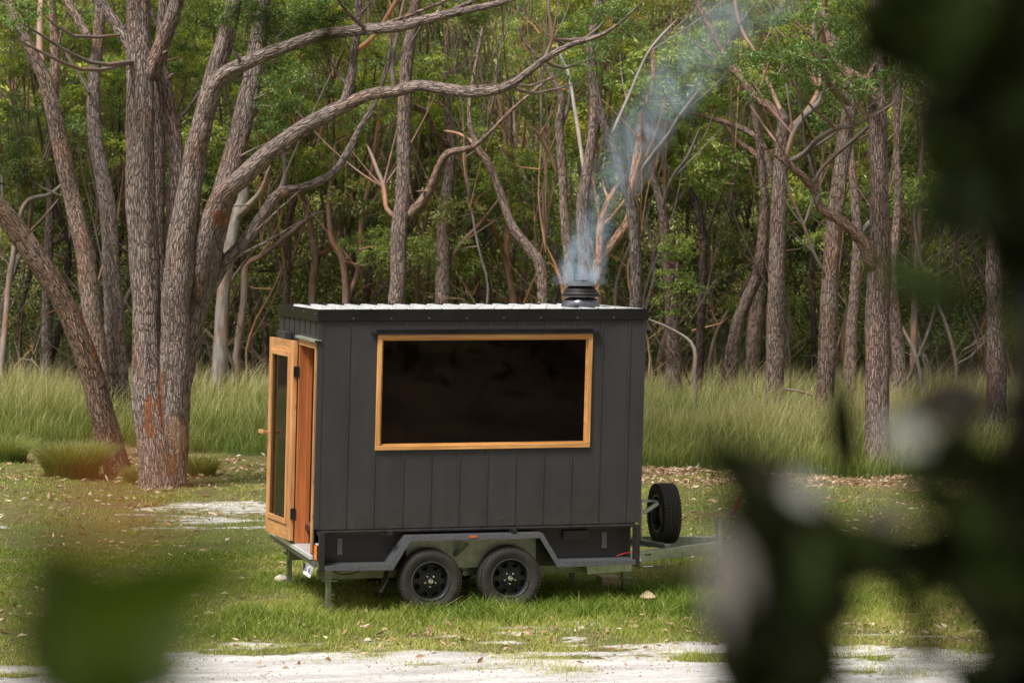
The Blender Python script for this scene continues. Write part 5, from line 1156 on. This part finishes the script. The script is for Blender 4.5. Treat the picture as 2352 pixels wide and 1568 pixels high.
# unseen leaves added above, beside and behind the camera to shade the shrub
for _ in range(2600):
    d = random.uniform(-2.2, 2.6); uu = random.uniform(-2.2, 2.6); hh = random.uniform(-.6, 2.4)
    lim = .185*max(d, 0)+.10; limh = .125*max(d, 0)+.10
    if abs(uu) < lim+.12 and abs(hh) < limh+.12: continue
    if uu < 0 and d > .5 and hh < 1.0: continue
    if uu < -.8 and hh < 1.2: continue
    if abs(uu) < .5 and abs(hh) < .4 and d < .4: continue
    p = CAM+CF*d+CR*uu+np.array([0, 0, hh]); a = unit(rng.normal(size=3)+np.array([0, 0, -.4]))
    DK.leaf(p, a, unit(rng.normal(size=3)), random.uniform(.07, .12), random.uniform(.03, .05), c=random.random(), nl=4)
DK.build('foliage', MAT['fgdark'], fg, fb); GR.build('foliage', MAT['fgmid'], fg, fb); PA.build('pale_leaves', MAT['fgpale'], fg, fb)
def stem(pts, d0, d1): return px_path(pts, d0, d1)
st = [np.vstack([[*(fb), .035], [*at(2330, 2300, 2.2), .03], [*at(2380, 1500, 2.1), .024], [*at(2390, 900, 2.0), .02], [*at(2420, 300, 2.0), .016], [*at(2400, -300, 1.9), .012]])]
st += [stem([(2385, 1450, 60), (2250, 1380, 50), (2120, 1300, 44), (1980, 1240, 40), (1880, 1180, 34), (1760, 1110, 26), (1650, 1050, 16)], 2.05, 1.75),
       stem([(2390, 1600, 40), (2200, 1560, 30), (2130, 1470, 26), (2260, 1330, 22)], 2.05, 1.8), stem([(1880, 1190, 34), (1830, 1330, 40), (1790, 1480, 44), (1790, 1700, 50)], 1.8, 1.85),
       stem([(2390, 900, 36), (2280, 930, 30), (2180, 960, 22), (2060, 990, 14)], 2.0, 1.85), stem([(2400, 420, 34), (2240, 330, 26), (2110, 250, 18), (2020, 120, 12)], 2.0, 1.9), stem([(2400, 1250, 30), (2300, 1150, 26), (2200, 1090, 16)], 2., 1.8)]
limbs_obj('branch', st, MAT['fgstem'], fg, fb, (1, 1, 1), seg=8, step=.05)
# left hand seedling with broad leaves
fb2 = at(60, 4200, 1.6); u_, v_ = uv_of(fb2); fb2[2] = float(height(u_, v_))-.1
fg2 = empty('foreground_seedling', fb2); tag(fg2, 'blurred broad green leaves close to the lens in the lower left corner', 'plant')
G2 = LB()
for x0, y0, x1, y1, w, d, c in [(90, 1440, 650, 1270, 220, 1.30, .3), (90, 1310, 200, 1700, 230, 1.34, .1), (300, 1300, 400, 1640, 210, 1.36, 1.), (60, 1590, 500, 1560, 160, 1.36, .5), (160, 1400, 360, 1600, 220, 1.38, .3), (60, 1270, 320, 1380, 150, 1.40, .2), (40, 1270, 180, 1400, 90, 1.4, .4)]:
    G2.pxleaf(x0, y0, x1, y1, w, d*.8, c=c, tilt=.12)
G2.build('foliage', MAT['fggreen'], fg2, fb2)
limbs_obj('stem', [np.vstack([[*fb2, .012], [*at(60, 2600, 1.5), .009], [*at(70, 1700, 1.1), .005], [*at(110, 1480, 1.06), .003]])], MAT['fgstem'], fg2, fb2, (1, 1, 1), seg=6, step=.06)
R2 = LB(); R2.pxleaf(140, 1160, 440, 1080, 120, .68, c=.3, tilt=.05); R2.build('rusty_leaf', MAT['fgrust'], fg2, fb2)
limbs_obj('stem', [np.vstack([[*at(70, 1700, 1.36), .003], [*at(60, 1400, .9), .002], [*at(150, 1160, .72), .0012]])], MAT['fgstem'], fg2, fb2, (1, 1, 1), seg=6, step=.06)
# overhanging sapling left of the view
fb3 = at(-1100, 1800, 6.0); u_, v_ = uv_of(fb3); fb3[2] = float(height(u_, v_))-.1
fg3 = empty('overhanging_sapling', fb3); tag(fg3, 'blurred dark leaf sprays hanging into the top and upper left of the picture', 'sapling')
G3 = LB()
for cx_, cy_, rx, ry, n_, d in [(40, 330, 110, 150, 16, 2.6), (-20, 420, 90, 120, 10, 2.6), (700, 30, 130, 45, 16, 3.2), (600, 10, 90, 30, 8, 3.2), (270, 230, 30, 45, 3, 3.0)]:
    for _ in range(n_):
        x = cx_+random.gauss(0, .5)*rx; y = cy_+random.gauss(0, .5)*ry; L = random.uniform(60, 110); an_ = random.uniform(.3, 2.6); G3.pxleaf(x, y, x+math.cos(an_)*L, y+math.sin(an_)*L, L*.16, d+random.uniform(-.3, .3))
G3.build('foliage', MAT['fgdark'], fg3, fb3)
limbs_obj('branch', [np.vstack([[*fb3, .04], [*at(-1100, 600, 6), .035], [*at(-900, -300, 5.), .025], [*at(-300, -800, 4.), .014], [*at(400, -420, 3.5), .008], [*at(700, -60, 3.2), .004], [*at(720, 30, 3.2), .002]]), np.vstack([[*at(-900, -300, 5.), .014], [*at(-400, 60, 3.5), .006], [*at(40, 330, 2.6), .003]])], MAT['fgstem'], fg3, fb3, (1, 1, 1), seg=6, step=.1)
# a pruned dead stick beside the cabin and one in the grass
sk = px_path([(1596, 850, 9), (1597, 815, 9), (1586, 785, 8), (1540, 755, 7), (1484, 730, 5)], 52.5)
b0 = sk[0, :3].copy(); rt = empty('fallen_branch', b0); tag(rt, 'bare grey dead branch bowed over beside the right cabin wall', 'branch'); limbs_obj('branch', [to_ground(sk)], MAT['gum'], rt, b0, (.40, .36, .33), seg=8, step=.1)
sk = px_path([(1868, 908, 6), (1830, 897, 6), (1790, 893, 5)], 51.); b0 = sk[0, :3].copy(); rt = empty('fallen_branch', b0); tag(rt, 'thin stick lying in the tall grass between two meadow trunks', 'branch'); limbs_obj('branch', [sk], MAT['gum'], rt, b0, (.34, .24, .2), seg=6, step=.1)
print('clumps', ncl, 'objects', len(bpy.data.objects))

def tussock(px, py, r, h, n, label):
    p = on_z(px, py, flatz); z = float(gz(p[0], p[1])); a = rng.uniform(0, 6.28, n); rr = r*.35*np.sqrt(rng.random(n)); P = np.stack([rr*np.cos(a), rr*np.sin(a), np.zeros(n)], -1)
    V_, T2, C2 = blades(P, h*rng.uniform(.6, 1.15, n), rng.uniform(.005, .010, n), rng.uniform(.0, .25, n), np.stack([np.cos(a), np.sin(a), 0*a], -1)*rng.uniform(.0, .85, (n, 1)), np.full(n, .1)+.15*rng.random(n), np.clip(.55+rng.normal(0, .2, n), 0, 1), 4)
    o = link('grass_tussock', tri_mesh('grass_tussock', V_, T2, {'c': C2, 'k': np.zeros(len(C2))}), MAT['meadow'], None, (p[0], p[1], z-.02)); tag(o, label, 'grass tussock')
tussock(165, 1096, 1.1, .62, 3800, 'large drooping grass tussock left of the foot of the leaning trunk')
tussock(322, 1104, .6, .30, 1300, 'drooping grass tussock between the leaning trunk and the massive gum')
tussock(462, 1085, .6, .42, 1200, 'small grass tussock right of the foot of the massive gum')
tussock(18, 1060, .8, .5, 1400, 'drooping grass tussock at the left picture edge')
